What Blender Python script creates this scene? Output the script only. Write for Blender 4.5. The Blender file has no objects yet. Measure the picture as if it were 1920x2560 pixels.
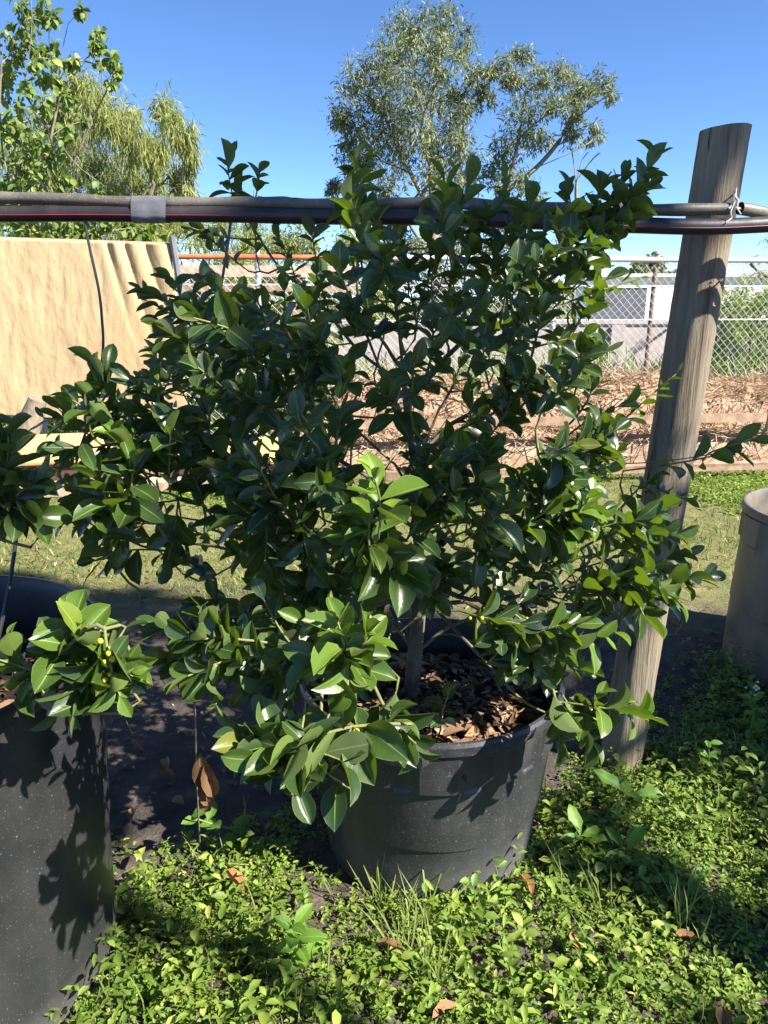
import bpy, math, random
import numpy as np
from mathutils import Matrix, Vector, noise as mnoise
random.seed(11); RNG = np.random.default_rng(7)
sc = bpy.context.scene
C = sc.collection
R = math.radians

# ------------------------------------------------------------------ camera
F_PX, PITCH, CAM_H = 1850.0, R(16.0), 1.45
cam_data = bpy.data.cameras.new('camera')
cam_data.sensor_fit = 'VERTICAL'; cam_data.sensor_height = 24.0
cam_data.lens = 24.0 * F_PX / 2560.0
cam_data.clip_start = 0.05; cam_data.clip_end = 3000
cam = bpy.data.objects.new('camera', cam_data); C.objects.link(cam)
cam.location = (0, 0, CAM_H); cam.rotation_euler = (R(90) - PITCH, 0, 0)
sc.camera = cam

# ------------------------------------------------------------------ sky, sun, exposure
SUN_EL, SUN_AZ = R(41), R(117)            # azimuth clockwise from +Y
TO_SUN = np.array([math.cos(SUN_EL) * math.sin(SUN_AZ), math.cos(SUN_EL) * math.cos(SUN_AZ), math.sin(SUN_EL)])
world = bpy.data.worlds.new('World'); sc.world = world; world.use_nodes = True
wn = world.node_tree
for n in list(wn.nodes): wn.nodes.remove(n)
wo = wn.nodes.new('ShaderNodeOutputWorld'); wb = wn.nodes.new('ShaderNodeBackground')
sky = wn.nodes.new('ShaderNodeTexSky'); sky.sky_type = 'NISHITA'; sky.sun_disc = False
sky.sun_elevation = SUN_EL; sky.sun_rotation = SUN_AZ
sky.air_density = 0.6; sky.dust_density = 0.0; sky.ozone_density = 3.0; sky.altitude = 1500
hs = wn.nodes.new('ShaderNodeHueSaturation'); hs.inputs['Saturation'].default_value = 1.12; hs.inputs['Hue'].default_value = 0.502
wn.links.new(sky.outputs[0], hs.inputs['Color']); wn.links.new(hs.outputs[0], wb.inputs['Color']); wb.inputs['Strength'].default_value = 0.085
wn.links.new(wb.outputs[0], wo.inputs['Surface'])
sun_data = bpy.data.lights.new('sun', 'SUN'); sun_data.energy = 5.0; sun_data.angle = R(0.53)
sun_data.color = (1.0, 0.94, 0.84)
sun = bpy.data.objects.new('sun', sun_data); C.objects.link(sun)
sun.rotation_euler = Vector(TO_SUN).to_track_quat('Z', 'Y').to_euler()
sun.location = (6, -5, 9)
sc.view_settings.view_transform = 'Standard'; sc.view_settings.look = 'None'
sc.view_settings.exposure = 1.8; sc.view_settings.gamma = 1.0
sc.view_settings.use_curve_mapping = False
sc.cycles.max_bounces = 8; sc.cycles.transparent_max_bounces = 8

# ------------------------------------------------------------------ pixel helpers
ct, st = math.cos(PITCH), math.sin(PITCH)
def ray(px, py):
    cx, cy = (px - 960) / F_PX, (1280 - py) / F_PX
    return np.array([cx, ct + cy * st, -st + cy * ct])
def at(px, py, Y):                      # point where the pixel's ray reaches distance Y
    d = ray(px, py); return np.array([0, 0, CAM_H]) + d * (Y / d[1])
def gnd(px, py, z=0.0):                 # point where the pixel's ray meets height z
    d = ray(px, py); return np.array([0, 0, CAM_H]) + d * ((z - CAM_H) / d[2])
def project(P):
    P = np.asarray(P, float) - np.array([0, 0, CAM_H])
    z = P[..., 1] * ct - P[..., 2] * st
    up = P[..., 1] * st + P[..., 2] * ct
    return 960 + F_PX * P[..., 0] / z, 1280 - F_PX * up / z, z
def inpoly(x, y, poly):
    c = False; j = len(poly) - 1
    for i in range(len(poly)):
        xi, yi = poly[i]; xj, yj = poly[j]
        if (yi > y) != (yj > y) and x < (xj - xi) * (y - yi) / (yj - yi) + xi: c = not c
        j = i
    return c
def nrm(v):
    v = np.asarray(v, float); n = np.linalg.norm(v); return v / n if n > 1e-9 else np.array([0, 0, 1.0])

# ------------------------------------------------------------------ object helpers
def tag(o, label=None, cat=None, group=None, kind=None):
    if label: o['label'] = label
    if cat: o['category'] = cat
    if group: o['group'] = group
    if kind: o['kind'] = kind
    return o
def empty(name, loc, label, cat, group=None):
    o = bpy.data.objects.new(name, None); C.objects.link(o); o.location = tuple(loc)
    o.empty_display_size = 0.1
    return tag(o, label, cat, group)
def link(name, me, mat=None, parent=None):
    o = bpy.data.objects.new(name, me); C.objects.link(o)
    if mat is not None and len(me.materials) == 0: me.materials.append(mat)
    if parent is not None:
        o.parent = parent; o.matrix_parent_inverse = Matrix.Translation(parent.location).inverted()
    return o
def mesh_np(name, V, Fc, smooth=True, uv=None, attrs=None):
    """V (n,3); Fc list of equal-sided faces array (m,k) or list of such arrays; uv per vertex"""
    me = bpy.data.meshes.new(name)
    Fl = Fc if isinstance(Fc, list) else [Fc]
    Fl = [np.asarray(f, np.int32) for f in Fl if len(f)]
    nl = sum(f.size for f in Fl); nf = sum(len(f) for f in Fl)
    me.vertices.add(len(V)); me.vertices.foreach_set('co', np.asarray(V, np.float32).ravel())
    me.loops.add(nl); me.polygons.add(nf)
    li = np.concatenate([f.ravel() for f in Fl])
    tot = np.concatenate([np.full(len(f), f.shape[1], np.int32) for f in Fl])
    start = np.concatenate([[0], np.cumsum(tot)[:-1]]).astype(np.int32)
    me.loops.foreach_set('vertex_index', li); me.polygons.foreach_set('loop_start', start)
    me.polygons.foreach_set('loop_total', tot)
    me.polygons.foreach_set('use_smooth', np.full(nf, smooth, bool))
    me.update(calc_edges=True)
    if uv is not None:
        l = me.uv_layers.new(name='UVMap'); l.data.foreach_set('uv', np.asarray(uv, np.float32)[li].ravel())
    for k, a in (attrs or {}).items():
        at_ = me.attributes.new(k, 'FLOAT', 'POINT'); at_.data.foreach_set('value', np.asarray(a, np.float32).ravel())
    return me
class MB:
    """collects shapes into one mesh"""
    def __init__(s): s.v = []; s.f = []; s.n = 0
    def add(s, V, F):
        s.v.append(np.asarray(V, float)); s.f += [tuple(i + s.n for i in f) for f in F]; s.n += len(V)
    def box(s, c, size, rz=0.0, rx=0.0, ry=0.0, bevel=0.0, wob=0.0):
        a, b, h = [k / 2 for k in size]
        V = np.array([[x, y, z] for z in (-h, h) for y in (-b, b) for x in (-a, a)], float)
        if wob: V += RNG.normal(0, wob, V.shape)
        M = np.array(Matrix.Rotation(rz, 3, 'Z') @ Matrix.Rotation(ry, 3, 'Y') @ Matrix.Rotation(rx, 3, 'X'))
        s.add(V @ M.T + np.asarray(c), [(0, 2, 3, 1), (4, 5, 7, 6), (0, 1, 5, 4), (2, 6, 7, 3), (0, 4, 6, 2), (1, 3, 7, 5)])
    def tube(s, P, r, n=8, cap=True, squash=None):
        P = [np.asarray(p, float) for p in P]; m = len(P)
        r = [r] * m if np.isscalar(r) else r
        base = s.n; ref = None; V = []
        for i in range(m):
            t = nrm(P[min(i + 1, m - 1)] - P[max(i - 1, 0)])
            if ref is None:
                ref = np.cross(t, [0, 0, 1]) if abs(t[2]) < 0.9 else np.cross(t, [1, 0, 0])
            a = nrm(ref - t * np.dot(ref, t)); b = np.cross(t, a); ref = a
            for k in range(n):
                th = 2 * math.pi * k / n
                V.append(P[i] + r[i] * (math.cos(th) * a + math.sin(th) * b))
        F = [(i * n + k, i * n + (k + 1) % n, (i + 1) * n + (k + 1) % n, (i + 1) * n + k) for i in range(m - 1) for k in range(n)]
        if cap: F += [tuple(range(n))[::-1], tuple((m - 1) * n + k for k in range(n))]
        s.add(V, F)
    def lathe(s, prof, n=64, c=(0, 0, 0), jitter=None):
        V = []; m = len(prof)
        for (r, z) in prof:
            for k in range(n):
                th = 2 * math.pi * k / n
                V.append([c[0] + r * math.cos(th), c[1] + r * math.sin(th), c[2] + z])
        F = [(i * n + k, i * n + (k + 1) % n, (i + 1) * n + (k + 1) % n, (i + 1) * n + k) for i in range(m - 1) for k in range(n)]
        s.add(V, F)
    def mesh(s, name, smooth=True, angle=None):
        me = bpy.data.meshes.new(name)
        me.from_pydata([tuple(v) for v in np.vstack(s.v)], [], s.f); me.update()
        me.polygons.foreach_set('use_smooth', np.full(len(me.polygons), smooth, bool))
        if angle is not None:
            try: me.set_sharp_from_angle(angle=R(angle))
            except Exception: pass
        return me
    def build(s, name, mat, parent=None, smooth=True, angle=40):
        return link(name, s.mesh(name, smooth, angle), mat, parent)

# ------------------------------------------------------------------ materials
def new_mat(name):
    m = bpy.data.materials.new(name); m.use_nodes = True
    nt = m.node_tree
    for n in list(nt.nodes): nt.nodes.remove(n)
    out = nt.nodes.new('ShaderNodeOutputMaterial')
    return m, nt, out
class NT:
    def __init__(s, nt): s.nt = nt
    def n(s, t, **kw):
        x = s.nt.nodes.new(t)
        for k, v in kw.items(): setattr(x, k, v)
        return x
    def set(s, sock, v):
        if hasattr(v, 'is_output') or isinstance(v, bpy.types.NodeSocket): s.nt.links.new(v, sock)
        else: sock.default_value = v
    def noise(s, scale, detail=4, rough=0.55, vec=None, dist=0.0):
        x = s.n('ShaderNodeTexNoise'); x.inputs['Scale'].default_value = scale
        x.inputs['Detail'].default_value = detail; x.inputs['Roughness'].default_value = rough
        x.inputs['Distortion'].default_value = dist
        if vec is not None: s.set(x.inputs['Vector'], vec)
        return x.outputs['Fac']
    def ramp(s, fac, stops):
        x = s.n('ShaderNodeValToRGB'); s.set(x.inputs['Fac'], fac)
        els = x.color_ramp.elements
        while len(els) < len(stops): els.new(0.5)
        for e, (p, c) in zip(els, stops): e.position = p; e.color = (*c, 1) if len(c) == 3 else c
        return x.outputs['Color']
    def mix(s, fac, a, b, mode='MIX'):
        x = s.n('ShaderNodeMix', data_type='RGBA', blend_type=mode)
        s.set(x.inputs[0], fac); s.set(x.inputs[6], a if not isinstance(a, tuple) or len(a) == 4 else (*a, 1))
        s.set(x.inputs[7], b if not isinstance(b, tuple) or len(b) == 4 else (*b, 1))
        return x.outputs[2]
    def math(s, op, a, b=0.0, c=None, clamp=False):
        x = s.n('ShaderNodeMath', operation=op, use_clamp=clamp); s.set(x.inputs[0], a); s.set(x.inputs[1], b)
        if c is not None: s.set(x.inputs[2], c)
        return x.outputs[0]
    def rng(s, v, a, b, c=0.0, d=1.0):
        x = s.n('ShaderNodeMapRange'); s.set(x.inputs[0], v)
        for i, k in zip((1, 2, 3, 4), (a, b, c, d)): x.inputs[i].default_value = k
        return x.outputs[0]
    def coord(s, which='Object'): return s.n('ShaderNodeTexCoord').outputs[which]
    def pos(s): return s.n('ShaderNodeNewGeometry').outputs['Position']
    def sep(s, v):
        x = s.n('ShaderNodeSeparateXYZ'); s.set(x.inputs[0], v); return x.outputs
    def scale(s, v, k):
        x = s.n('ShaderNodeMapping'); s.set(x.inputs[0], v); x.inputs['Scale'].default_value = k; return x.outputs[0]
    def bump(s, h, strength=0.3, dist=0.01, normal=None):
        x = s.n('ShaderNodeBump'); s.set(x.inputs['Height'], h)
        x.inputs['Strength'].default_value = strength; x.inputs['Distance'].default_value = dist
        if normal is not None: s.set(x.inputs['Normal'], normal)
        return x.outputs['Normal']
    def attr(s, name):
        return s.n('ShaderNodeAttribute', attribute_name=name).outputs['Fac']
def principled(nt, out, color, rough=0.6, spec=0.5, normal=None, metal=0.0, connect=True):
    b = nt.n('ShaderNodeBsdfPrincipled')
    nt.set(b.inputs['Base Color'], color if not isinstance(color, tuple) or len(color) == 4 else (*color, 1))
    nt.set(b.inputs['Roughness'], rough); nt.set(b.inputs['Specular IOR Level'], spec); nt.set(b.inputs['Metallic'], metal)
    if normal is not None: nt.set(b.inputs['Normal'], normal)
    if connect: nt.nt.links.new(b.outputs[0], out.inputs['Surface'])
    return b
def simple(name, color, rough=0.6, spec=0.4, var=0.25, scale=8.0, bump=0.0, bscale=60.0, metal=0.0):
    m, t, out = new_mat(name); nt = NT(t)
    co = nt.coord()
    f = nt.noise(scale, 5, 0.6, co)
    dark = tuple(k * (1 - var) for k in color); lite = tuple(min(1, k * (1 + var)) for k in color)
    col = nt.ramp(f, [(0.3, dark), (0.7, lite)])
    nm = nt.bump(nt.noise(bscale, 5, 0.6, co), bump, 0.01) if bump else None
    principled(nt, out, col, rough, spec, nm, metal)
    return m

def leaf_material(name, old_a, old_b, young, back, trans, rough=0.32, spec=0.5, tw=0.25, vein=True, yellow=None, veinbump=0.06):
    """tint.x = random, tint.y = youth; read from the mesh attributes or from the object's colour"""
    m, t, out = new_mat(name); nt = NT(t)
    oc = nt.n('ShaderNodeObjectInfo').outputs['Color']; o3 = nt.sep(oc)
    rnd = nt.math('ADD', nt.attr('rnd'), o3[0]); yng = nt.math('ADD', nt.attr('yng'), o3[1])
    uv = nt.n('ShaderNodeUVMap').outputs[0]; s = nt.sep(uv)
    col = nt.ramp(rnd, [(0.0, old_a), (0.85, old_b), (1.0, yellow or old_b)])
    col = nt.mix(yng, col, young)
    blot = nt.noise(40, 3, 0.6, nt.pos())
    col = nt.mix(nt.rng(blot, 0.35, 0.7, 0.0, 0.35), col, nt.mix(1.0, col, (0.62, 0.7, 0.6, 1), 'MULTIPLY'))
    nm = None
    if vein:
        au = nt.math('ABSOLUTE', nt.math('SUBTRACT', s[0], 0.5))
        rib = nt.rng(au, 0.012, 0.035, 1.0, 0.0)
        edge = nt.rng(au, 0.47, 0.497, 0.0, 0.55)
        ph = nt.math('SUBTRACT', nt.math('MULTIPLY', s[1], 9.0), nt.math('MULTIPLY', au, 7.0))
        w = nt.math('SINE', nt.math('MULTIPLY', ph, 6.2832))
        sv = nt.rng(w, 0.93, 1.0, 0.0, 0.10)
        f = nt.math('MAXIMUM', nt.math('MAXIMUM', nt.math('MULTIPLY', rib, 0.75), edge), sv, clamp=True)
        lite = nt.mix(0.6, col, (0.30, 0.42, 0.13, 1))
        col = nt.mix(f, col, lite)
        h = nt.math('SUBTRACT', nt.math('MULTIPLY', nt.rng(w, 0.2, 1.0, 0.0, 1.0), -0.5), rib)
        h = nt.math('ADD', h, nt.math('MULTIPLY', nt.noise(120, 3, 0.5, nt.pos()), 0.5))
        nm = nt.bump(h, veinbump, 0.003)
    bf = nt.n('ShaderNodeNewGeometry').outputs['Backfacing']
    backc = nt.mix(yng, nt.mix(0.5, col, (*back, 1)), nt.mix(0.5, (*young, 1), (*back, 1)))
    colf = nt.mix(bf, col, backc)
    rg = nt.math('ADD', nt.math('MULTIPLY', bf, 0.28), nt.rng(blot, 0.3, 0.7, rough, rough + 0.14))
    b = principled(nt, out, colf, rg, spec, nm, connect=False)
    tr = nt.n('ShaderNodeBsdfTranslucent'); nt.set(tr.inputs['Color'], nt.mix(yng, (*trans, 1), tuple(min(1, k * 1.5) for k in trans) + (1,)))
    if nm is not None: nt.set(tr.inputs['Normal'], nm)
    ms = nt.n('ShaderNodeMixShader'); ms.inputs[0].default_value = tw
    t.links.new(b.outputs[0], ms.inputs[1]); t.links.new(tr.outputs[0], ms.inputs[2]); t.links.new(ms.outputs[0], out.inputs['Surface'])
    return m
M = {}
M['holly'] = leaf_material('holly_leaf', (0.011, 0.030, 0.013), (0.038, 0.070, 0.017), (0.155, 0.25, 0.018), (0.11, 0.15, 0.045), (0.17, 0.28, 0.008), 0.26, 0.55, 0.24, yellow=(0.13, 0.13, 0.025))
M['weed'] = leaf_material('weed_leaf', (0.07, 0.13, 0.02), (0.215, 0.30, 0.045), (0.34, 0.39, 0.085), (0.15, 0.22, 0.07), (0.26, 0.38, 0.05), 0.5, 0.35, 0.35, vein=False)
M['broad'] = leaf_material('broad_leaf', (0.06, 0.15, 0.025), (0.11, 0.22, 0.03), (0.16, 0.28, 0.03), (0.14, 0.22, 0.06), (0.2, 0.36, 0.02), 0.45, 0.35, 0.35)
M['grass'] = leaf_material('grass_blade', (0.07, 0.13, 0.03), (0.17, 0.22, 0.05), (0.36, 0.32, 0.13), (0.12, 0.17, 0.05), (0.22, 0.30, 0.05), 0.55, 0.3, 0.3, vein=False)
M['tree_grey'] = leaf_material('greygreen_leaf', (0.095, 0.125, 0.06), (0.21, 0.24, 0.125), (0.29, 0.28, 0.13), (0.16, 0.19, 0.12), (0.16, 0.22, 0.06), 0.55, 0.4, 0.25, vein=False)
M['tree_willow'] = leaf_material('willow_leaf', (0.12, 0.16, 0.04), (0.24, 0.27, 0.075), (0.34, 0.33, 0.12), (0.2, 0.23, 0.09), (0.26, 0.32, 0.06), 0.6, 0.3, 0.3, vein=False)
M['tree_green'] = leaf_material('green_tree_leaf', (0.06, 0.12, 0.025), (0.17, 0.24, 0.05), (0.30, 0.31, 0.08), (0.13, 0.19, 0.06), (0.2, 0.30, 0.03), 0.5, 0.4, 0.3, vein=False, yellow=(0.35, 0.25, 0.03))
M['dead'] = leaf_material('dead_leaf', (0.12, 0.06, 0.03), (0.26, 0.13, 0.06), (0.4, 0.2, 0.08), (0.2, 0.12, 0.07), (0.2, 0.1, 0.03), 0.6, 0.3, 0.12)
M['straw'] = simple('straw', (0.33, 0.22, 0.15), 0.7, 0.2, 0.35, 6)

def bark_mat(name, a, b, young=None):
    m, t, out = new_mat(name); nt = NT(t); co = nt.coord()
    f = nt.noise(35, 6, 0.65, nt.scale(co, (1, 1, 0.35)))
    col = nt.ramp(f, [(0.3, a), (0.7, b)])
    if young: col = nt.mix(nt.attr('yng'), col, young)
    principled(nt, out, col, 0.75, 0.25, nt.bump(f, 0.6, 0.01))
    return m
M['holly_bark'] = bark_mat('holly_bark', (0.055, 0.05, 0.04), (0.17, 0.15, 0.115), (0.17, 0.19, 0.045))
M['tree_bark'] = bark_mat('tree_bark', (0.11, 0.09, 0.065), (0.27, 0.225, 0.165))

def plastic_mat(name, base, dust, amount=0.35, specks=0.75, low=None):
    m, t, out = new_mat(name); nt = NT(t); co = nt.coord()
    n1 = nt.noise(5, 6, 0.65, co); n2 = nt.noise(55, 3, 0.7, co); n3 = nt.noise(230, 2, 0.6, co)
    streak = nt.noise(14, 5, 0.6, nt.scale(co, (1, 1, 0.12)))
    f = nt.math('MULTIPLY', nt.rng(n1, 0.35, 0.75, 0.1, 1.0), amount)
    f = nt.math('ADD', f, nt.math('MULTIPLY', nt.rng(streak, 0.5, 0.8), amount * 0.6))
    if low is not None:
        z = nt.sep(co)[2]; f = nt.math('ADD', f, nt.rng(z, 0.0, low, 0.45, 0.0))
    f = nt.math('ADD', f, nt.math('MULTIPLY', nt.rng(n2, specks, specks + 0.05), 0.6))
    f = nt.math('ADD', f, nt.math('MULTIPLY', nt.rng(n3, specks - 0.04, specks + 0.03), 0.7), clamp=True)
    col = nt.mix(f, (*base, 1), (*dust, 1))
    rough = nt.rng(f, 0, 1, 0.38, 0.75)
    principled(nt, out, col, rough, 0.45, nt.bump(nt.noise(22, 5, 0.6, co), 0.12, 0.01))
    return m
M['pot_black'] = plastic_mat('black_plastic', (0.014, 0.015, 0.018), (0.17, 0.165, 0.155), 0.2, 0.68, 0.16)
M['pot_left'] = plastic_mat('scuffed_black_plastic', (0.012, 0.013, 0.0145), (0.13, 0.125, 0.12), 0.16, 0.70, 0.10)
M['pot_dusty'] = plastic_mat('dusty_plastic', (0.05, 0.047, 0.045), (0.27, 0.225, 0.155), 0.6, 0.70)
M['hose_grey'] = plastic_mat('grey_hose', (0.06, 0.055, 0.045), (0.19, 0.165, 0.13), 0.6, 0.64)
M['hose_black'] = plastic_mat('black_hose', (0.015, 0.014, 0.016), (0.12, 0.11, 0.10), 0.22, 0.72)
M['hose_red'] = simple('red_stripe', (0.22, 0.02, 0.03), 0.45)
M['drip'] = simple('drip_tube', (0.02, 0.02, 0.024), 0.4, 0.5)
M['steel'] = simple('galvanised_steel', (0.46, 0.46, 0.45), 0.5, 0.5, 0.15, 20, metal=0.25)
M['rusty'] = simple('rusty_steel', (0.22, 0.13, 0.09), 0.6, 0.4, 0.4, 40)
M['white_rail'] = simple('white_rail', (0.5, 0.49, 0.46), 0.5, 0.4, 0.12, 10)
M['red_rail'] = simple('red_rail', (0.42, 0.13, 0.06), 0.6, 0.3, 0.3, 10)
M['pale_wood'] = simple('pale_wood', (0.42, 0.30, 0.22), 0.8, 0.2, 0.3, 14, 0.3)
M['brown_wood'] = simple('brown_wood', (0.27, 0.18, 0.12), 0.8, 0.2, 0.35, 14, 0.3)
M['ply'] = simple('plywood', (0.52, 0.31, 0.14), 0.75, 0.2, 0.2, 5, 0.2)
M['chip'] = leaf_material('bark_chip', (0.08, 0.045, 0.03), (0.26, 0.15, 0.085), (0.4, 0.3, 0.2), (0.16, 0.1, 0.06), (0.1, 0.05, 0.02), 0.8, 0.2, 0.03, vein=False)
M['berry'] = simple('berry', (0.42, 0.36, 0.025), 0.25, 0.5, 0.25, 90)
M['wall_grey'] = simple('grey_block', (0.36, 0.315, 0.305), 0.9, 0.2, 0.14, 3, 0.3)
M['white_wall'] = simple('white_wall', (0.66, 0.66, 0.65), 0.8, 0.2, 0.06, 2)
M['dark_door'] = simple('dark_opening', (0.09, 0.095, 0.115), 0.6, 0.4, 0.2, 2)  # dark colour stands for the shade inside the shed's opening

# tape: woven cloth tape
m, t, out = new_mat('duct_tape'); nt = NT(t); co = nt.coord(); zz = nt.sep(co)
rib = nt.math('SINE', nt.math('MULTIPLY', zz[2], 2400.0))
principled(nt, out, nt.ramp(nt.noise(18, 4, 0.6, co), [(0.3, (0.13, 0.13, 0.14)), (0.7, (0.25, 0.25, 0.26))]), 0.38, 0.5,
           nt.bump(nt.math('ADD', rib, nt.noise(25, 4, 0.6, co)), 0.35, 0.002), 0.35)
M['tape'] = m
# weathered post
m, t, out = new_mat('weathered_timber'); nt = NT(t); co = nt.coord()
g1 = nt.noise(28, 8, 0.7, nt.scale(co, (1, 1, 0.07)), 0.6); g2 = nt.noise(110, 6, 0.7, nt.scale(co, (1, 1, 0.04)))
g3 = nt.noise(5, 5, 0.6, co)
col = nt.ramp(g1, [(0.3, (0.06, 0.05, 0.04)), (0.47, (0.19, 0.162, 0.125)), (0.72, (0.33, 0.285, 0.215))])
col = nt.mix(nt.rng(g3, 0.4, 0.7, 0.0, 0.45), col, (0.27, 0.20, 0.12, 1))
crack = nt.rng(nt.noise(16, 6, 0.75, nt.scale(co, (1, 1, 0.05)), 1.2), 0.34, 0.39, 1.0, 0.0)
col = nt.mix(crack, col, (0.03, 0.025, 0.02, 1))
col = nt.mix(nt.rng(g2, 0.55, 0.8, 0, 0.4), col, (0.10, 0.085, 0.07, 1))
hh = nt.math('SUBTRACT', nt.math('ADD', g1, nt.math('MULTIPLY', g2, 0.6)), nt.math('MULTIPLY', crack, 1.2))
principled(nt, out, col, 0.85, 0.2, nt.bump(hh, 0.9, 0.012)); M['post'] = m
# tarp cloth
m, t, out = new_mat('tan_tarp'); nt = NT(t); co = nt.coord()
w1 = nt.noise(16, 7, 0.65, nt.scale(co, (1.2, 1, 0.6)), 0.5); w2 = nt.noise(48, 5, 0.6, nt.scale(co, (1.3, 1, 0.5)), 0.4)
w3 = nt.noise(1.2, 4, 0.6, nt.scale(co, (1.5, 1, 0.5)), 0.5)
col = nt.ramp(w3, [(0.3, (0.40, 0.295, 0.165)), (0.7, (0.45, 0.34, 0.20))])
b = principled(nt, out, col, 0.85, 0.15, nt.bump(nt.math('ADD', w1, nt.math('MULTIPLY', w2, 0.5)), 0.45, 0.012), connect=False)
tr = nt.n('ShaderNodeBsdfTranslucent'); tr.inputs['Color'].default_value = (0.5, 0.35, 0.17, 1)
ms = nt.n('ShaderNodeMixShader'); ms.inputs[0].default_value = 0.12
t.links.new(b.outputs[0], ms.inputs[1]); t.links.new(tr.outputs[0], ms.inputs[2]); t.links.new(ms.outputs[0], out.inputs['Surface'])
M['tarp'] = m
# ground: dark damp soil near, lawn soil further off
m, t, out = new_mat('ground_soil'); nt = NT(t); p = nt.pos(); s = nt.sep(p)
n1 = nt.noise(1.3, 5, 0.6, p); n2 = nt.noise(9, 6, 0.7, p); n3 = nt.noise(70, 5, 0.7, p)
dark = nt.ramp(n2, [(0.3, (0.04, 0.034, 0.03)), (0.55, (0.085, 0.07, 0.058)), (0.78, (0.2, 0.16, 0.12))])
lawn = nt.ramp(n2, [(0.25, (0.09, 0.10, 0.035)), (0.55, (0.17, 0.165, 0.065)), (0.8, (0.30, 0.245, 0.135))])
edge = nt.math('ADD', s[1], nt.math('MULTIPLY', nt.math('SUBTRACT', n1, 0.5), 2.0))
f = nt.rng(edge, 3.0, 3.7)
col = nt.mix(f, dark, lawn)
principled(nt, out, col, 0.9, 0.2, nt.bump(nt.math('ADD', n3, n2), 0.8, 0.02)); M['ground'] = m
m, t, out = new_mat('potting_soil'); nt = NT(t); p = nt.pos(); n2 = nt.noise(45, 6, 0.7, p)
principled(nt, out, nt.ramp(n2, [(0.3, (0.014, 0.011, 0.010)), (0.7, (0.06, 0.04, 0.03))]), 0.9, 0.2, nt.bump(n2, 0.9, 0.02)); M['soil'] = m

# ------------------------------------------------------------------ leaf shapes
def leaf_template(wid=0.42, fold=0.25, curl=0.25, tip=1.0, rows=7, cols=4, stalk=0.08, wave=0.0, obov=0.0, roll=0.0, seed=0):
    """unit leaf along +Y, upper side +Z; width wid"""
    rg = np.random.default_rng(seed); V = []; UV = []
    for i in range(rows + 1):
        v = i / rows
        x = np.clip((v - stalk) / (1 - stalk), 0, 1)
        w = (4 * x * (1 - x)) ** 0.62 if 0 < x < 1 else 0.0
        w *= (1 + obov * (x - 0.5)); w *= (1 - 0.25 * tip * max(0, x - 0.6) / 0.4)
        w = max(w, 0.022 / wid if x <= 0 else 0.0) * wid / 2
        for j in range(cols + 1):
            u = -1 + 2 * j / cols
            z = abs(u) * w * fold * 2 - 0.10 * wid * (1 - (1 - abs(u)) ** 2) * roll * (w / wid * 2)
            z -= curl * v * v * 0.5
            z += wave * math.sin(v * 15 + (1 if u > 0 else 2.2)) * abs(u) * 0.05
            yy = v - 0.10 * curl * v ** 3
            V.append([u * w + 0.03 * wave * math.sin(v * 6), yy, z]); UV.append([u * .5 + .5, v])
    n = cols + 1
    Fq = [[i * n + j, i * n + j + 1, (i + 1) * n + j + 1, (i + 1) * n + j] for i in range(rows) for j in range(cols)]
    return np.array(V), np.array(Fq), np.array(UV)
def frame(d, nrml):
    """matrix whose columns are X, Y=d, Z~nrml"""
    y = nrm(d); z = nrml - y * np.dot(nrml, y); z = nrm(z) if np.linalg.norm(z) > 1e-4 else nrm(np.cross(y, [1, 0.3, 0.2]))
    return np.column_stack([np.cross(y, z), y, z])
def scatter(name, templates, idx, pos, rot, scl, rnd, yng, mat, parent=None):
    """one mesh of many leaves: idx (n,), pos (n,3), rot (n,3,3), scl (n,)"""
    VV, FF, UU, A, B = [], [], [], [], []; off = 0
    idx = np.asarray(idx)
    for k, (V, Fq, UV) in enumerate(templates):
        s_ = np.nonzero(idx == k)[0]
        if len(s_) == 0: continue
        P = np.einsum('nij,vj->nvi', rot[s_] * scl[s_][:, None, None], V) + pos[s_][:, None, :]
        nv = len(V)
        Fa = Fq[None] + (np.arange(len(s_)) * nv)[:, None, None] + off
        VV.append(P.reshape(-1, 3)); FF.append(Fa.reshape(-1, Fq.shape[1]))
        UU.append(np.tile(UV, (len(s_), 1))); A.append(np.repeat(rnd[s_], nv)); B.append(np.repeat(yng[s_], nv)); off += len(s_) * nv
    me = mesh_np(name, np.vstack(VV), np.vstack(FF), True, np.vstack(UU), {'rnd': np.concatenate(A), 'yng': np.concatenate(B)})
    o = link(name, me, mat, parent); o.color = (0, 0, 0, 1)
    return o
def rand_rot(n, dirs, up, jit):
    """rotation matrices with Y=dirs and Z near up"""
    d = dirs / np.linalg.norm(dirs, axis=1, keepdims=True)
    u = up + RNG.normal(0, jit, (n, 3)); z = u - d * np.sum(u * d, 1, keepdims=True)
    z /= np.linalg.norm(z, axis=1, keepdims=True) + 1e-9
    return np.stack([np.cross(d, z), d, z], axis=2)

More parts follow.
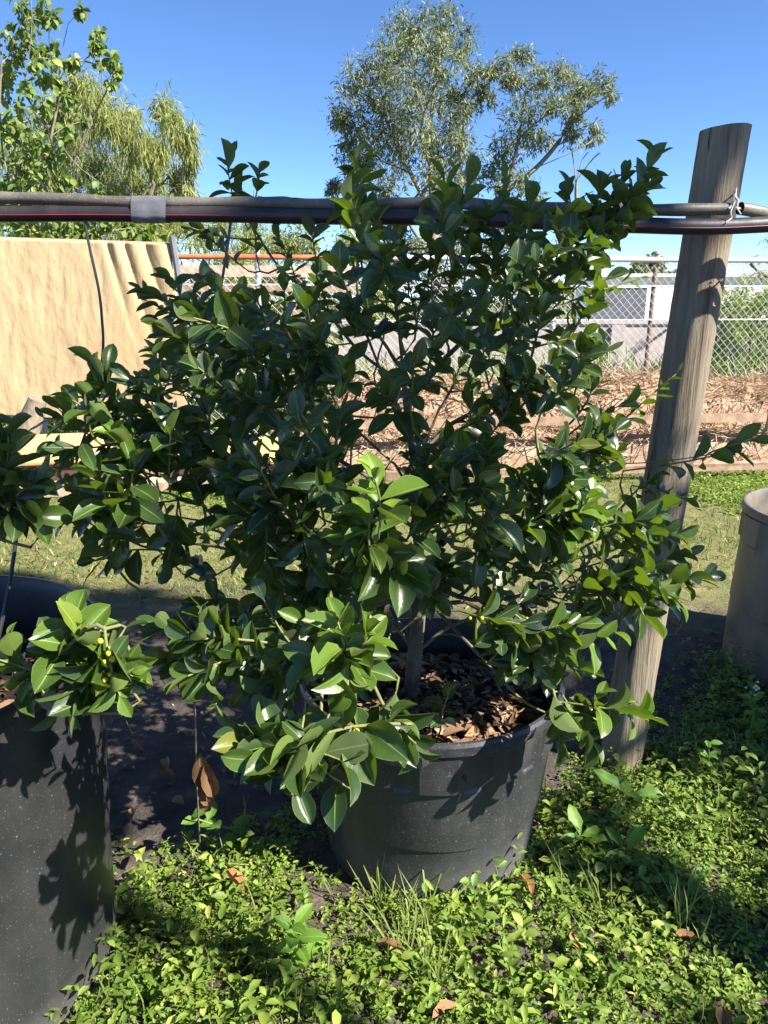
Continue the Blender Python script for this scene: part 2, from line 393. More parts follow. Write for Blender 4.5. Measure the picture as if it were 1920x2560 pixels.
# ------------------------------------------------------------------ branching skeleton
class Skel:
    def __init__(s): s.p = []; s.par = []; s.load = []; s.plen = []
    def add(s, p, par, load=0.0):
        s.p.append(np.asarray(p, float)); s.par.append(par); s.load.append(load)
        s.plen.append(0 if par < 0 else s.plen[par] + np.linalg.norm(s.p[-1] - s.p[par])); return len(s.p) - 1
    def path(s, pts, par, sub=4):
        """smooth path through pts"""
        P = ([s.p[par]] if par >= 0 else []) + [np.asarray(q, float) for q in pts]
        if par < 0: par = s.add(P[0], -1)
        for i in range(len(P) - 1):
            a, b, c, d = P[max(i - 1, 0)], P[i], P[i + 1], P[min(i + 2, len(P) - 1)]
            for k in range(1, sub + 1):
                u = k / sub
                q = 0.5 * ((2 * b) + (c - a) * u + (2 * a - 5 * b + 4 * c - d) * u * u + (3 * b - a - 3 * c + d) * u ** 3)
                par = s.add(q, par)
        return par
    def attach(s, T, k=0.45, step=0.05, droop=0.0, end=None):
        A = np.array(s.p); cost = np.linalg.norm(A - T, axis=1) + k * np.array(s.plen)
        # prefer parents that lie below or level with the target
        cost = cost + 0.35 * np.maximum(0, A[:, 2] - T[2])
        if end is not None: cost = cost + 1.2 * np.maximum(0, (A - T) @ end)
        i = int(np.argmin(cost)); a = s.p[i]; L = np.linalg.norm(T - a)
        n = max(2, int(L / step)); par = i
        pd = nrm(a - s.p[s.par[i]]) if s.par[i] >= 0 else np.array([0, 0, 1.0])
        side = nrm(T - a); c = a + (0.55 * side + 0.45 * pd) * L * 0.5 + np.array([0, 0, -droop * L])
        for q in range(1, n + 1):
            u = q / n
            pt = (1 - u) ** 2 * a + 2 * u * (1 - u) * c + u * u * np.asarray(T)
            if end is not None:
                c1 = a + (0.5 * side + 0.5 * pd) * L * 0.35; c2 = np.asarray(T) - end * min(L * 0.45, 0.16)
                pt = (1 - u) ** 3 * a + 3 * u * (1 - u) ** 2 * c1 + 3 * u * u * (1 - u) * c2 + u ** 3 * np.asarray(T)
            if q < n: pt = pt + RNG.normal(0, L * 0.008, 3)
            par = s.add(pt, par)
        return par
    def radii(s, r0, ex):
        n = len(s.p); L = np.array(s.load, float)
        for i in range(n - 1, -1, -1):
            if s.par[i] >= 0: L[s.par[i]] += L[i]
        return r0 * np.maximum(L, 1.0) ** ex
    def mesh(s, name, rad, sel=None, sides=6, yng=None):
        n = len(s.p); kids = [[] for _ in range(n)]
        for i in range(n):
            if s.par[i] >= 0: kids[s.par[i]].append(i)
        tan = []
        for i in range(n):
            v = np.zeros(3)
            if s.par[i] >= 0: v += nrm(s.p[i] - s.p[s.par[i]])
            if kids[i]:
                j = max(kids[i], key=lambda q: rad[q]); v += nrm(s.p[j] - s.p[i])
            tan.append(nrm(v))
        V, Fq, Y = [], [], []
        ang = np.arange(sides) * 2 * math.pi / sides
        def ring(c, t, r):
            a = nrm(np.cross(t, [0.31, 0.2, 0.93] if abs(t[2]) < 0.85 else [1, 0.1, 0])); b = np.cross(t, a)
            return c + r * (np.cos(ang)[:, None] * a + np.sin(ang)[:, None] * b)
        for i in range(n):
            pi = s.par[i]
            if pi < 0 or (sel is not None and not sel(rad[i])): continue
            main = max(kids[pi], key=lambda q: rad[q]) == i
            o = len(V) * sides
            t0 = tan[pi] if main else nrm(s.p[i] - s.p[pi])
            V.append(ring(s.p[pi], t0, rad[pi] if (main and rad[pi] < rad[i] * 1.8) else rad[i] * 1.08)); V.append(ring(s.p[i], tan[i], rad[i]))
            y_ = 0 if yng is None else float(np.clip(1.25 - rad[i] / yng, 0, 1)); Y += [y_] * (2 * sides)
            Fq += [[o + k, o + (k + 1) % sides, o + sides + (k + 1) % sides, o + sides + k] for k in range(sides)]
        if not V: return None
        return mesh_np(name, np.vstack(V), np.array(Fq), True, None, {'yng': np.array(Y)})

#@@SETTING
# ------------------------------------------------------------------ ground
def ground_h(x, y):
    return 0.012 * np.sin(3.1 * x + 1.3 * y) + 0.010 * np.sin(5.3 * y - 2.2 * x + 1) + 0.006 * np.sin(11 * x + 7 * y)
gx = np.sinh(np.linspace(-7.2, 7.2, 150)) * 0.75; gy = np.sinh(np.linspace(-6.9, 7.6, 160)) * 0.75 + 1.6
X, Y = np.meshgrid(gx, gy)
fade = np.exp(-((X / 6) ** 2 + ((Y - 2) / 6) ** 2))
Z = ground_h(X, Y) * fade
nx, ny = len(gx), len(gy)
I = np.arange(nx * ny).reshape(ny, nx)
Fg = np.stack([I[:-1, :-1], I[:-1, 1:], I[1:, 1:], I[1:, :-1]], -1).reshape(-1, 4)
g = link('ground', mesh_np('ground', np.stack([X, Y, Z], -1).reshape(-1, 3), Fg), M['ground'])
tag(g, kind='structure')
def gz(x, y): return ground_h(x, y) * np.exp(-((x / 6) ** 2 + ((y - 2) / 6) ** 2))

# ------------------------------------------------------------------ plant pots
def pot(name, c, rr, rb, h, mat, label, lugs, n=96, soil=0.09, rimh=0.035, band=0.11, bulge=0.0, squash=0.0):
    root = empty(name, (c[0], c[1], 0), label, 'plant pot')
    def rad(z): return rb + (rr * 0.955 - rb) * (z / h) + bulge * math.sin(math.pi * z / h)
    zb = h - rimh - band
    prof = [(rb * 0.2, 0.002), (rb * 0.97, 0.0), (rb, 0.008)]
    for i in range(1, 9): prof.append((rad(zb * 0.5 * i / 8), zb * 0.5 * i / 8))
    prof += [(rad(zb * .5) + 0.0045, zb * .5 + 0.004)]
    for i in range(1, 9): prof.append((rad(zb * (.5 + .5 * i / 8)) + 0.0045, zb * (.5 + .49 * i / 8)))
    prof += [(rad(zb) + 0.013, zb + 0.004), (rad(h - rimh) + 0.013, h - rimh - 0.004)]
    b = MB(); b.lathe(prof, n)
    inner = [(rr - 0.012, h - 0.004), (rr - 0.022, h - 0.03), (rad(h * .6) - 0.012, h * 0.5), (0.02, h * .5)]
    b.lathe(inner[::-1], n)
    body = b.mesh('pot_body')
    co = np.array([v.co for v in body.vertices])
    th = np.arctan2(co[:, 1], co[:, 0]); r = np.hypot(co[:, 0], co[:, 1])
    # shallow panels in the band under the rim, and slight out-of-round
    inband = (co[:, 2] > zb + 0.002) & (co[:, 2] < h - rimh) & (r > rad(0.5 * h))
    panel = (np.mod(th + 0.35, 0.52) < 0.16)
    dr = np.where(inband & panel, -0.012, 0) + squash * np.cos(2 * th + 0.6) * rr + 0.0025 * np.sin(5 * th + co[:, 2] * 9)
    co[:, 0] += np.cos(th) * dr; co[:, 1] += np.sin(th) * dr
    body.vertices.foreach_set('co', co.astype(np.float32).ravel()); body.update()
    try: body.set_sharp_from_angle(angle=R(28))
    except Exception: pass
    co_ = link('pot_body', body, mat); co_.parent = root
    q = MB(); rim = [(rr - 0.02, h - rimh), (rr - 0.002, h - rimh - 0.001), (rr + 0.004, h - rimh + 0.006), (rr + 0.004, h - 0.008), (rr - 0.001, h), (rr - 0.008, h + 0.001), (rr - 0.012, h - 0.005), (rr - 0.014, h - rimh)]
    q.lathe(rim, n)
    if squash or True:
        Vv = q.v[0]; th = np.arctan2(Vv[:, 1], Vv[:, 0]); d = squash * np.cos(2 * th + 0.6) * rr
        Vv[:, 0] += np.cos(th) * d; Vv[:, 1] += np.sin(th) * d
    ro = link('rim', q.mesh('rim', True, 30), mat); ro.parent = root
    for a in lugs:
        l = MB(); m_ = 10; sp = 0.21; V = []
        for k in range(m_ + 1):
            t_ = a - sp + 2 * sp * k / m_
            o_ = 0.024 * min(1, min(k, m_ - k) / 1.0 + 0.15)
            for (dr, dz) in ((-0.004, -rimh - 0.012), (o_, -rimh - 0.010), (o_ + 0.003, -0.016), (o_ - 0.003, -0.009), (-0.004, -0.009)):
                V.append([math.cos(t_) * (rr + dr), math.sin(t_) * (rr + dr), h + dz])
        Fc = [(k * 5 + j, k * 5 + (j + 1) % 5, (k + 1) * 5 + (j + 1) % 5, (k + 1) * 5 + j) for k in range(m_) for j in range(5)]
        Fc += [(0, 1, 2, 3, 4)[::-1], tuple(m_ * 5 + j for j in range(5))]
        l.add(V, Fc); lo = link('handle_lug', l.mesh('handle_lug', True, 35), mat); lo.parent = root
    return root
CHIP = [leaf_template(0.5, 0.15, 0.2, 1, 2, 2, 0.02, 0.4, seed=1), leaf_template(0.25, 0.2, 0.1, 0.3, 2, 2, 0.0, 0.2), leaf_template(0.42, 0.4, 0.7, 1, 3, 2, 0.04, 0.6)]
def pot_fill(name, c, r, z, n, label, seed):
    rg = np.random.default_rng(seed)
    th = np.linspace(0, 2 * math.pi, 49)[:-1]; V = [[c[0], c[1], z + 0.03]]
    rings = 10
    for i in range(1, rings + 1):
        rr = r * i / rings
        for t_ in th: V.append([c[0] + rr * math.cos(t_), c[1] + rr * math.sin(t_), z + 0.03 * (1 - (i / rings) ** 2) + rg.normal(0, 0.005)])
    F3 = [[0, 1 + k, 1 + (k + 1) % 48] for k in range(48)]
    F4 = [[1 + (i - 1) * 48 + k, 1 + i * 48 + k, 1 + i * 48 + (k + 1) % 48, 1 + (i - 1) * 48 + (k + 1) % 48] for i in range(1, rings) for k in range(48)]
    so = link(name, mesh_np(name, np.array(V), [np.array(F3), np.array(F4)]), M['soil']); tag(so, label, 'potting mix', kind='stuff')
    rr = r * np.sqrt(rg.random(n)) * 0.9; t_ = rg.random(n) * 2 * math.pi
    P = np.stack([c[0] + rr * np.cos(t_), c[1] + rr * np.sin(t_), z + 0.03 * (1 - (rr / r) ** 2) + 0.004 + rg.random(n) * 0.016], 1)
    D = rg.normal(0, 1, (n, 3)) * [1, 1, 0.22]
    k = rg.choice(3, n, p=[0.45, 0.35, 0.2])
    ch = scatter('bark_chips', CHIP, k, P, rand_rot(n, D, np.array([0, 0, 1.0]), 0.4), rg.uniform(0.018, 0.05, n) * np.where(k == 2, 1.5, 1), rg.random(n), (rg.random(n) < 0.12) * 0.8, M['chip'], so)
    tag(ch, kind='stuff')
    return so
POT_M, POT_L, POT_R = (0.125, 1.78), (-1.01, 1.34), (1.79, 2.72)
pot('plant_pot', POT_M, 0.345, 0.285, 0.50, M['pot_black'], 'black plastic nursery pot with ribbed sides holding the large holly bush', (R(-106), R(74)))
pot('plant_pot', POT_L, 0.425, 0.375, 0.78, M['pot_left'], 'tall scuffed black nursery pot with leaf shadows across its side', (R(200),), soil=0.1, bulge=0.004, squash=0.006)
pot('plant_pot', POT_R, 0.375, 0.375, 0.68, M['pot_dusty'], 'dusty grey nursery pot beyond the wooden post, half sunlit', (R(-20),), bulge=0.006, squash=0.008)
pot_fill('potting_mix', POT_M, 0.318, 0.385, 1500, 'bark and dead leaf litter filling the ribbed black pot', 3)
pot_fill('potting_mix', POT_L, 0.392, 0.64, 900, 'dark soil and bark filling the tall scuffed pot', 4)
pot_fill('potting_mix', POT_R, 0.345, 0.57, 500, 'dark soil inside the dusty grey pot', 5)

# ------------------------------------------------------------------ wooden post with nails
pb, pt_ = gnd(1554, 1888), at(1812, 322, 2.16)
root = empty('wooden_post', (pb[0], pb[1], 0), 'leaning weathered round wooden post with bent nails and slanted top', 'post')
n, m_ = 40, 70; V = []
ax = pt_ - pb; ax = ax / np.linalg.norm(ax); e1 = nrm(np.cross([0, 1, 0], ax)); e2 = np.cross(ax, e1); L = np.linalg.norm(pt_ - pb)
def post_r(t): return 0.0655 - 0.003 * t
for i in range(m_ + 1):
    t_ = -0.04 + 1.04 * i / m_
    for k in range(n):
        a = 2 * math.pi * k / n
        r = post_r(t_) * (1 + 0.022 * math.sin(2 * a + 1 + 2.5 * t_) + 0.013 * math.sin(5 * a + 3 * t_) + 0.010 * math.sin(9 * a + 1.7 * math.sin(4 * t_)) + 0.014 * math.sin(7 * t_ + a))
        r *= 1 + 0.010 * RNG.normal() * 0.4
        p = pb + ax * L * t_ + r * (math.cos(a) * e1 + math.sin(a) * e2)
        if i == m_: p = p + ax * (0.008 * math.cos(a))
        V.append(p)
V.append(pb + ax * L * 1.0 + ax * 0.002)
F4 = [[i * n + k, i * n + (k + 1) % n, (i + 1) * n + (k + 1) % n, (i + 1) * n + k] for i in range(m_) for k in range(n)]
F3 = [[m_ * n + k, m_ * n + (k + 1) % n, len(V) - 1] for k in range(n)]
me = mesh_np('shaft', np.array(V), [np.array(F4), np.array(F3)])
try: me.set_sharp_from_angle(angle=R(50))
except Exception: pass
link('shaft', me, M['post'], root)
def post_face(px, py, out_=0.0):
    """point on the front of the post behind a pixel"""
    d = ray(px, py); o = np.array([0, 0, CAM_H]); w = o - pb
    a_ = d - ax * np.dot(d, ax); b_ = w - ax * np.dot(w, ax); r = 0.0645 + out_
    A, B, Cc = np.dot(a_, a_), 2 * np.dot(a_, b_), np.dot(b_, b_) - r * r
    disc = max(0, B * B - 4 * A * Cc); return o + d * ((-B - math.sqrt(disc)) / (2 * A))
def nail(p0, p1, mid=None, r=0.0022):
    b = MB(); pts = [post_face(*p0, -0.01)] + ([post_face(*mid)] if mid else []) + [post_face(p1[0], p1[1], p1[2])]
    b.tube(pts, r, 6); e = pts[-1]; dd = nrm(pts[-1] - pts[-2]); b.tube([e - dd * 0.001, e + dd * 0.0016], 0.0055, 8)
    b.build('nail', M['rusty'], root)
nail((1786, 716), (1803, 699, 0.055)); nail((1770, 733), (1776, 710, 0.05)); nail((1781, 722), (1783, 765, 0.02), (1784, 740, 0.012))
nail((1830, 490), (1838, 481, 0.04))

# ------------------------------------------------------------------ irrigation hoses
def hose_pts(pp, sub=10):
    s = Skel(); q = [at(*p) for p in pp]; s.path(q, -1, sub); return s.p
up_pts = hose_pts([(-260, 486, 1.97), (0, 494, 1.975), (160, 498, 1.98), (330, 507, 1.98), (520, 508, 1.985), (700, 507, 1.985), (760, 511, 1.985), (960, 511, 1.985), (1110, 506, 1.99), (1250, 515, 1.99), (1450, 522, 1.99), (1640, 525, 1.985), (1822, 522, 1.985)])
lo_pts = hose_pts([(-260, 535, 1.97), (0, 535, 1.975), (200, 534, 1.98), (330, 535, 1.98), (560, 536, 1.98), (800, 541, 1.98), (1050, 543, 1.985), (1300, 552, 1.985), (1560, 562, 1.985), (1760, 567, 1.98), (1920, 561, 1.985), (2150, 548, 2.0)])
b = MB(); b.tube(up_pts, [0.0147 * (1 + 0.05 * math.sin(i * 0.9)) for i in range(len(up_pts))], 16)
tag(b.build('irrigation_hose', M['hose_grey']), 'faded grey upper hose ending cut open at the wooden post', 'hose')
hr = empty('irrigation_hose', lo_pts[0], 'black lower hose with thin red stripe crossing in front of the post', 'hose')
b = MB(); b.tube(lo_pts, 0.0195, 18); b.build('hose_pipe', M['hose_black'], hr)
b = MB(); b.tube([p + np.array([0, -0.0186, -0.0045]) for p in lo_pts], 0.0016, 6); b.build('red_stripe', M['hose_red'], hr)
e_pts = hose_pts([(1850, 521, 1.985), (1890, 528, 2.0), (1960, 542, 2.03), (2150, 560, 2.06)], 6)
b = MB(); b.tube(e_pts, 0.0155, 16, cap=False)
ip = [p.copy() for p in e_pts]; b.tube(ip, 0.0118, 16, cap=False)
tag(b.build('irrigation_hose', M['hose_grey']), 'short open-ended grey hose piece starting right of the post', 'hose')
# tape round the two hoses
c_u, c_l = at(375, 507, 1.98), at(375, 536, 1.98); hw = 0.043; V = []; nn = 26
for i in range(9):
    xx = c_u[0] - hw + 2 * hw * i / 8
    for k in range(nn):
        a = 2 * math.pi * k / nn + math.pi / 2
        cz, r = (c_u[2], 0.0165) if math.sin(a) > 0 else (c_l[2], 0.0212)
        r *= 1 + 0.03 * math.sin(i * 1.3 + 3 * a)
        V.append([xx + 0.002 * math.sin(a * 2), c_u[1] - math.cos(a) * r * 1.04, cz + math.sin(a) * r])
Fq = [[i * nn + k, i * nn + (k + 1) % nn, (i + 1) * nn + (k + 1) % nn, (i + 1) * nn + k] for i in range(8) for k in range(nn)]
tag(link('tape_wrap', mesh_np('tape_wrap', np.array(V), np.array(Fq)), M['tape']), 'silver cloth tape wrapped round both hoses', 'tape')
# tie of white string at the post
b = MB(); b.tube([at(1840, 470, 1.975), at(1838, 500, 1.968), at(1826, 530, 1.962), at(1829, 545, 1.96), at(1815, 556, 1.958)], 0.0018, 5)
b.tube([at(1838, 490, 1.97), at(1846, 500, 1.965), at(1843, 520, 1.965), at(1852, 535, 1.97)], 0.0022, 5)
b.tube([at(1836, 485, 1.972), at(1834, 510, 1.97), at(1822, 522, 1.967)], 0.0035, 6)
b.tube([at(1838, 520, 1.972), at(1852, 522, 1.98)], 0.003, 5)
tag(b.build('string_tie', M['white_rail']), 'frayed pale string tying the cut hose to the post', 'string')
# drip tubes
def drip(pp, r, label):
    b = MB(); b.tube(hose_pts(pp, 6), r, 8); return tag(b.build('drip_tube', M['drip']), label, 'drip tube')
drip([(212, 550, 1.975), (222, 610, 1.972), (246, 720, 1.965), (255, 800, 1.96), (257, 880, 1.95), (240, 1000, 1.9), (190, 1150, 1.8)], 0.0036, 'thin black drip tube curving down before the tan tarp')
drip([(577, 552, 1.975), (568, 620, 1.965), (549, 740, 1.955), (535, 830, 1.945), (524, 900, 1.94), (515, 990, 1.92)], 0.0036, 'straight thin black drip tube hanging into the holly bush')
drip([(48, 1290, 1.52), (30, 1420, 1.48), (10, 1530, 1.44), (-15, 1640, 1.40), (-30, 1720, 1.36)], 0.0045, 'thin black drip stake rising from the tall scuffed pot')

# ------------------------------------------------------------------ chain link fence, tarp and what stands behind
FA, FB = np.array([-5.2, 6.15, 0.0]), np.array([5.4, 7.45, 0.0]); FD = (FB - FA) / np.linalg.norm(FB - FA); FL = np.linalg.norm(FB - FA); FN = np.array([FD[1], -FD[0], 0])
FH = 1.80
fr = empty('chain_link_fence', FA, 'galvanised chain-link fence with pale top rail behind the holly bush', 'fence')
def fp(s_, z, off=0.0): return FA + FD * s_ + np.array([0, 0, z]) + FN * off
def fs(px):                              # run along the fence below a pixel column
    d = ray(px, 700); a = np.array([[d[0], -FD[0]], [d[1], -FD[1]]]); k = np.linalg.solve(a, FA[:2]); return k[1]
wires = MB(); pitch = 0.076; tri = 3
V, Fq = [], []
def seg(a, b, r):
    o = len(V); d = nrm(b - a); p1 = nrm(np.cross(d, [0, 1, 0])); p2 = np.cross(d, p1)
    for q in (a, b):
        for k in range(tri): V.append(q + r * (math.cos(k * 2.094) * p1 + math.sin(k * 2.094) * p2))
    for k in range(tri): Fq.append([o + k, o + (k + 1) % tri, o + tri + (k + 1) % tri, o + tri + k])
zb_, zt_ = 0.04, FH - 0.02; hh = zt_ - zb_
s0 = -hh
while s0 < FL:
    for sg in (1, -1):
        x0, x1 = (s0, s0 + hh) if sg > 0 else (s0 + hh, s0)
        a_, b_ = max(0, min(x0, x1)), min(FL, max(x0, x1))
        if b_ - a_ > 0.02:
            za = zb_ + (a_ - x0) * sg if sg > 0 else zb_ + (x0 - a_); zc = zb_ + (b_ - x0) if sg > 0 else zb_ + (x0 - b_)
            seg(fp(a_, za, 0.002 * sg), fp(b_, zc, 0.002 * sg), 0.0021)
    s0 += pitch
wm = link('wire_mesh', mesh_np('wire_mesh', np.array(V), np.array(Fq)), M['steel'], fr); tag(wm, kind='stuff')
sl = fs(860)
b = MB(); b.tube([fp(sl, FH), fp(FL, FH)], 0.024, 10); b.build('top_rail', M['white_rail'], fr)
b = MB(); b.tube([fp(0, FH), fp(sl, FH)], 0.022, 10); b.build('top_rail', M['red_rail'], fr)
for zz in (1.57, 1.27):
    b = MB(); b.tube([fp(0, zz, -0.012), fp(FL, zz, -0.012)], 0.007, 8); b.build('tension_rail', M['steel'], fr)
for px, mat in ((645, 'steel'), (1392, 'steel'), (1640, 'rusty'), (60, 'steel'), (2000, 'steel')):
    b = MB(); s_ = fs(px); b.tube([fp(s_, -0.05, -0.035), fp(s_, FH + 0.05, -0.035)], 0.026 if mat == 'steel' else 0.02, 10); b.tube([fp(s_, FH + 0.05, -0.035), fp(s_, FH + 0.075, -0.035)], [0.03, 0.012], 10)
    b.build('fence_post', M[mat], fr)
# timber rails and posts of an old wooden fence just behind the mesh on the left
wf = empty('wooden_fence', fp(fs(500), 0, -0.5), 'old pale board fence behind the chain-link, beside the tarp', 'fence')
for (z, hgt, mat) in ((1.70, 0.10, 'pale_wood'), (1.56, 0.075, 'brown_wood')):
    b = MB(); a_, c_ = fp(fs(380), z, -0.45), fp(fs(900), z, -0.45); mid = (a_ + c_) / 2
    b.box(mid, (np.linalg.norm(c_ - a_), 0.03, hgt), rz=math.atan2(FD[1], FD[0])); b.build('board', M[mat], wf, False)
for px in (742, 470):
    b = MB(); b.box(fp(fs(px), 0.84, -0.53), (0.085, 0.085, 1.72), rz=math.atan2(FD[1], FD[0])); b.build('post', M['brown_wood'], wf, False)

# tarp
ta, tb = fs(-160), fs(436)
nu, nv = 200, 130; V = []; UV = []
for j in range(nv + 1):
    v = j / nv
    for i in range(nu + 1):
        u = i / nu
        s_ = ta + (tb - ta) * u + 0.10 * max(0, u - 0.7) * v * 3 * 0.6
        z = 1.955 - 0.045 * u - v * 1.47 + 0.03 * math.sin(u * 7) * v 
        uu = u - 0.16 * v; f1 = 0.05 * (abs(math.sin(34 * uu + 1.2 * math.sin(9 * uu))) - 0.5) * min(1, max(0, uu - 0.66) * 9) * max(0, 1 - v * 1.7)
        nz = mnoise.fractal(Vector((u * 7 + 0.8 * v, v * 2.2, 3.1)), 0.9, 2.0, 5) * 0.009 + mnoise.ridged_multi_fractal(Vector((u * 5 - v * 1.5, v * 1.6 + u, 7.7)), 0.9, 2.1, 4, 0.9, 2.0) * 0.005
        f2 = nz + 0.0 * math.sin(9 * u + 3 * v) * v 
        o_ = 0.075 + f1 + f2 + 0.05 * v + 0.03 * math.exp(-((v - 0.45) / 0.3) ** 2 - ((u - 0.75) / 0.2) ** 2)
        o_ += 0.004 * mnoise.fractal(Vector((u * 30 + 2 * v, v * 7, 1.3)), 0.9, 2.0, 3)
        if v < 0.012: o_ *= (0.3 + v / 0.012 * 0.7)
        V.append(fp(s_, z, o_)); UV.append([u, v])
I = np.arange((nu + 1) * (nv + 1)).reshape(nv + 1, nu + 1)
Ft = np.stack([I[:-1, :-1], I[1:, :-1], I[1:, 1:], I[:-1, 1:]], -1).reshape(-1, 4)
me = mesh_np('tarp', np.array(V), Ft, True, np.array(UV))
tp = link('tarp', me, M['tarp']); tag(tp, 'creased tan cloth tarp hung over the fence', 'tarp')
sm = tp.modifiers.new('thick', 'SOLIDIFY'); sm.thickness = 0.003
b = MB(); b.tube([fp(tb + 0.02, 1.95, 0.09), fp(tb + 0.05, 1.6, 0.09), fp(tb + 0.11, 1.2, 0.12)], 0.028, 8)
tag(b.build('fence_strap', simple('grey_strap', (0.13, 0.135, 0.15), 0.6)), 'grey pole along the right edge of the tan tarp', 'pole')

# boards stacked on the ground below the tarp
gang = math.atan2(FD[1], FD[0])
def plank(px, py, Y, ln, wd, th, rz, mat, label, tilt=0.0):
    p = at(px, py, Y); b = MB(); b.box((0, 0, 0), (ln, wd, th), wob=0.003)
    o = b.build('plank', M[mat], None, False); o.location = tuple(p); o.rotation_euler = (tilt, 0, rz)
    return tag(o, label, 'plank')
PZ = [(-2.75, 5.55, 0.05, 2.2, .22, .09, .10, 'pale_wood', 'thick pale timber lying lowest in the board pile below the tarp'),
      (-2.55, 5.72, 0.135, 2.5, .20, .075, .16, 'brown_wood', 'brown board lying on the thick pale timber below the tarp'),
      (-2.2, 5.9, 0.20, 1.9, .26, .05, .06, 'pale_wood', 'pale board on top of the brown board below the tarp'),
      (-2.55, 5.75, 0.325, 1.0, .5, .018, .2, 'ply', 'orange plywood sheet tilted on the board pile'),
      (-1.25, 5.7, 0.05, 1.5, .18, .09, .05, 'pale_wood', 'pale timber on the grass seen through the left of the bush'),
      (-1.3, 5.85, 0.30, .9, .4, .018, -.1, 'ply', 'orange plywood offcut seen through the left of the bush')]
for (x, y, z, ln, wd, th, rz, mat, lab) in PZ:
    b = MB(); b.box((0, 0, 0), (ln, wd, th), wob=0.003); o = b.build('plank', M[mat], None, False); o.location = (x, y, z); o.rotation_euler = (R(16) if mat == 'ply' else 0, 0, rz); tag(o, lab, 'plank')
# grey stump leaning by the tarp corner
b = MB(); st_b = np.array([-2.98, 5.93, 0.0]); b.tube([st_b + [0, 0, 0], st_b + [0.02, 0, .25], st_b + [.12, .02, .5], st_b + [.2, .03, .68]], [.11, .10, .095, .07], 12)
tag(b.build('log', M['tree_bark']), 'short grey log leaning under the tarp corner', 'log')

# raised beds covered in straw
def straw_bed(x0, x1, y0, y1, z0, z1, seed, label, n):
    rg = np.random.default_rng(seed); gx_ = np.linspace(x0, x1, 60); gy_ = np.linspace(y0, y1, 24); V = []
    for j, y in enumerate(gy_):
        for i, x in enumerate(gx_):
            v = j / 23; bell = min(1, j / 2.0, (23 - j) / 2.0) * min(1, i / 2, (59 - i) / 2)
            z = (z0 + (z1 - z0) * min(1, v * 1.6)) * bell + 0.04 * math.sin(3.1 * x + 2 * y) * bell + rg.normal(0, 0.012) * bell
            V.append([x, y + (x - x0) * 0.12, z])
    I = np.arange(60 * 24).reshape(24, 60); Ff = np.stack([I[:-1, :-1], I[:-1, 1:], I[1:, 1:], I[1:, :-1]], -1).reshape(-1, 4)
    V = np.array(V)
    o = link('straw_mulch', mesh_np('straw_mulch', V, Ff), M['straw']); tag(o, label, 'straw', kind='stuff')
    k = rg.integers(0, len(V), n); P = V[k] + rg.normal(0, 1, (n, 3)) * [0.06, 0.03, 0.0] + [0, 0, 0.01]
    D = rg.normal(0, 1, (n, 3)) * [1, 0.8, 0.35]
    T = [leaf_template(0.035, 0.1, 0.3, 0, 2, 1, 0, 0), leaf_template(0.05, 0.1, -0.4, 0, 2, 1, 0, 0)]
    s2 = scatter('straw_strands', T, rg.integers(0, 2, n), P, rand_rot(n, D, np.array([0, 0, 1.0]), 0.5), rg.uniform(0.1, 0.26, n), rg.random(n), rg.random(n) * 0.6, M['straw_blade'], o); tag(s2, kind='stuff')
M['straw_blade'] = leaf_material('straw_blade', (0.30, 0.19, 0.115), (0.48, 0.34, 0.23), (0.52, 0.42, 0.30), (0.5, 0.36, 0.2), (0.4, 0.25, 0.1), 0.6, 0.25, 0.1, vein=False)
straw_bed(-0.9, 4.6, 6.05, 6.5, 0.24, 0.40, 1, 'straw spread over the lower tier of the raised bed', 9000)
straw_bed(-0.6, 5.0, 6.42, 6.85, 0.52, 0.72, 2, 'straw heaped on the upper tier against the chain-link fence', 9000)
for i, (x, y, z, ln, lab) in enumerate(((1.9, 6.32, 0.46, 5.2, 'weathered timber edging the upper straw tier'), (2.2, 6.02, 0.10, 4.4, 'low timber edging the straw bed at the lawn'))):
    b = MB(); b.box((0, 0, 0), (ln, 0.05, 0.07 if i == 0 else 0.06), wob=0.004); o = b.build('timber_edging', M['brown_wood'], None, False); o.location = (x, y, z); o.rotation_euler = (0, 0, R(6.8)); tag(o, lab, 'timber')

# grey block wall and white shed far behind the fence
wr = empty('block_wall', (0.5, 13.5, 0), 'low grey block wall in the field behind the chain-link fence', 'wall')
b = MB(); b.box((0.5, 13.5, 0.52), (13.0, 0.2, 1.04)); b.build('wall_body', M['wall_grey'], wr, False)
b = MB(); b.box((0.5, 13.5, 1.065), (13.1, 0.26, 0.05)); b.build('coping', M['wall_grey'], wr, False)
for x in (-3.4, -0.9, 1.6, 4.1): 
    b = MB(); b.box((x, 13.37, 0.53), (0.22, 0.08, 1.0)); b.build('pilaster', M['wall_grey'], wr, False)
sh = empty('white_shed', (10.6, 30, 0), 'long white shed with a dark door opening beyond the grey wall', 'shed')
b = MB(); b.box((12.2, 31.5, 1.15), (8.6, 3.0, 2.3)); b.build('wall_body', M['white_wall'], sh, False)
b = MB(); b.box((12.2, 31.5, 2.36), (9.0, 3.4, 0.12)); b.build('roof', simple('shed_roof', (0.55, 0.55, 0.56), 0.5), sh, False)
b = MB(); b.box((9.1, 29.97, 0.95), (2.2, 0.06, 1.9)); b.build('door', M['dark_door'], sh, False)  # solid dark panel painted as the shaded inside of the opening
b = MB(); b.box((9.1, 29.93, 1.93), (2.3, 0.05, 0.07)); b.build('door_frame', M['white_wall'], sh, False)

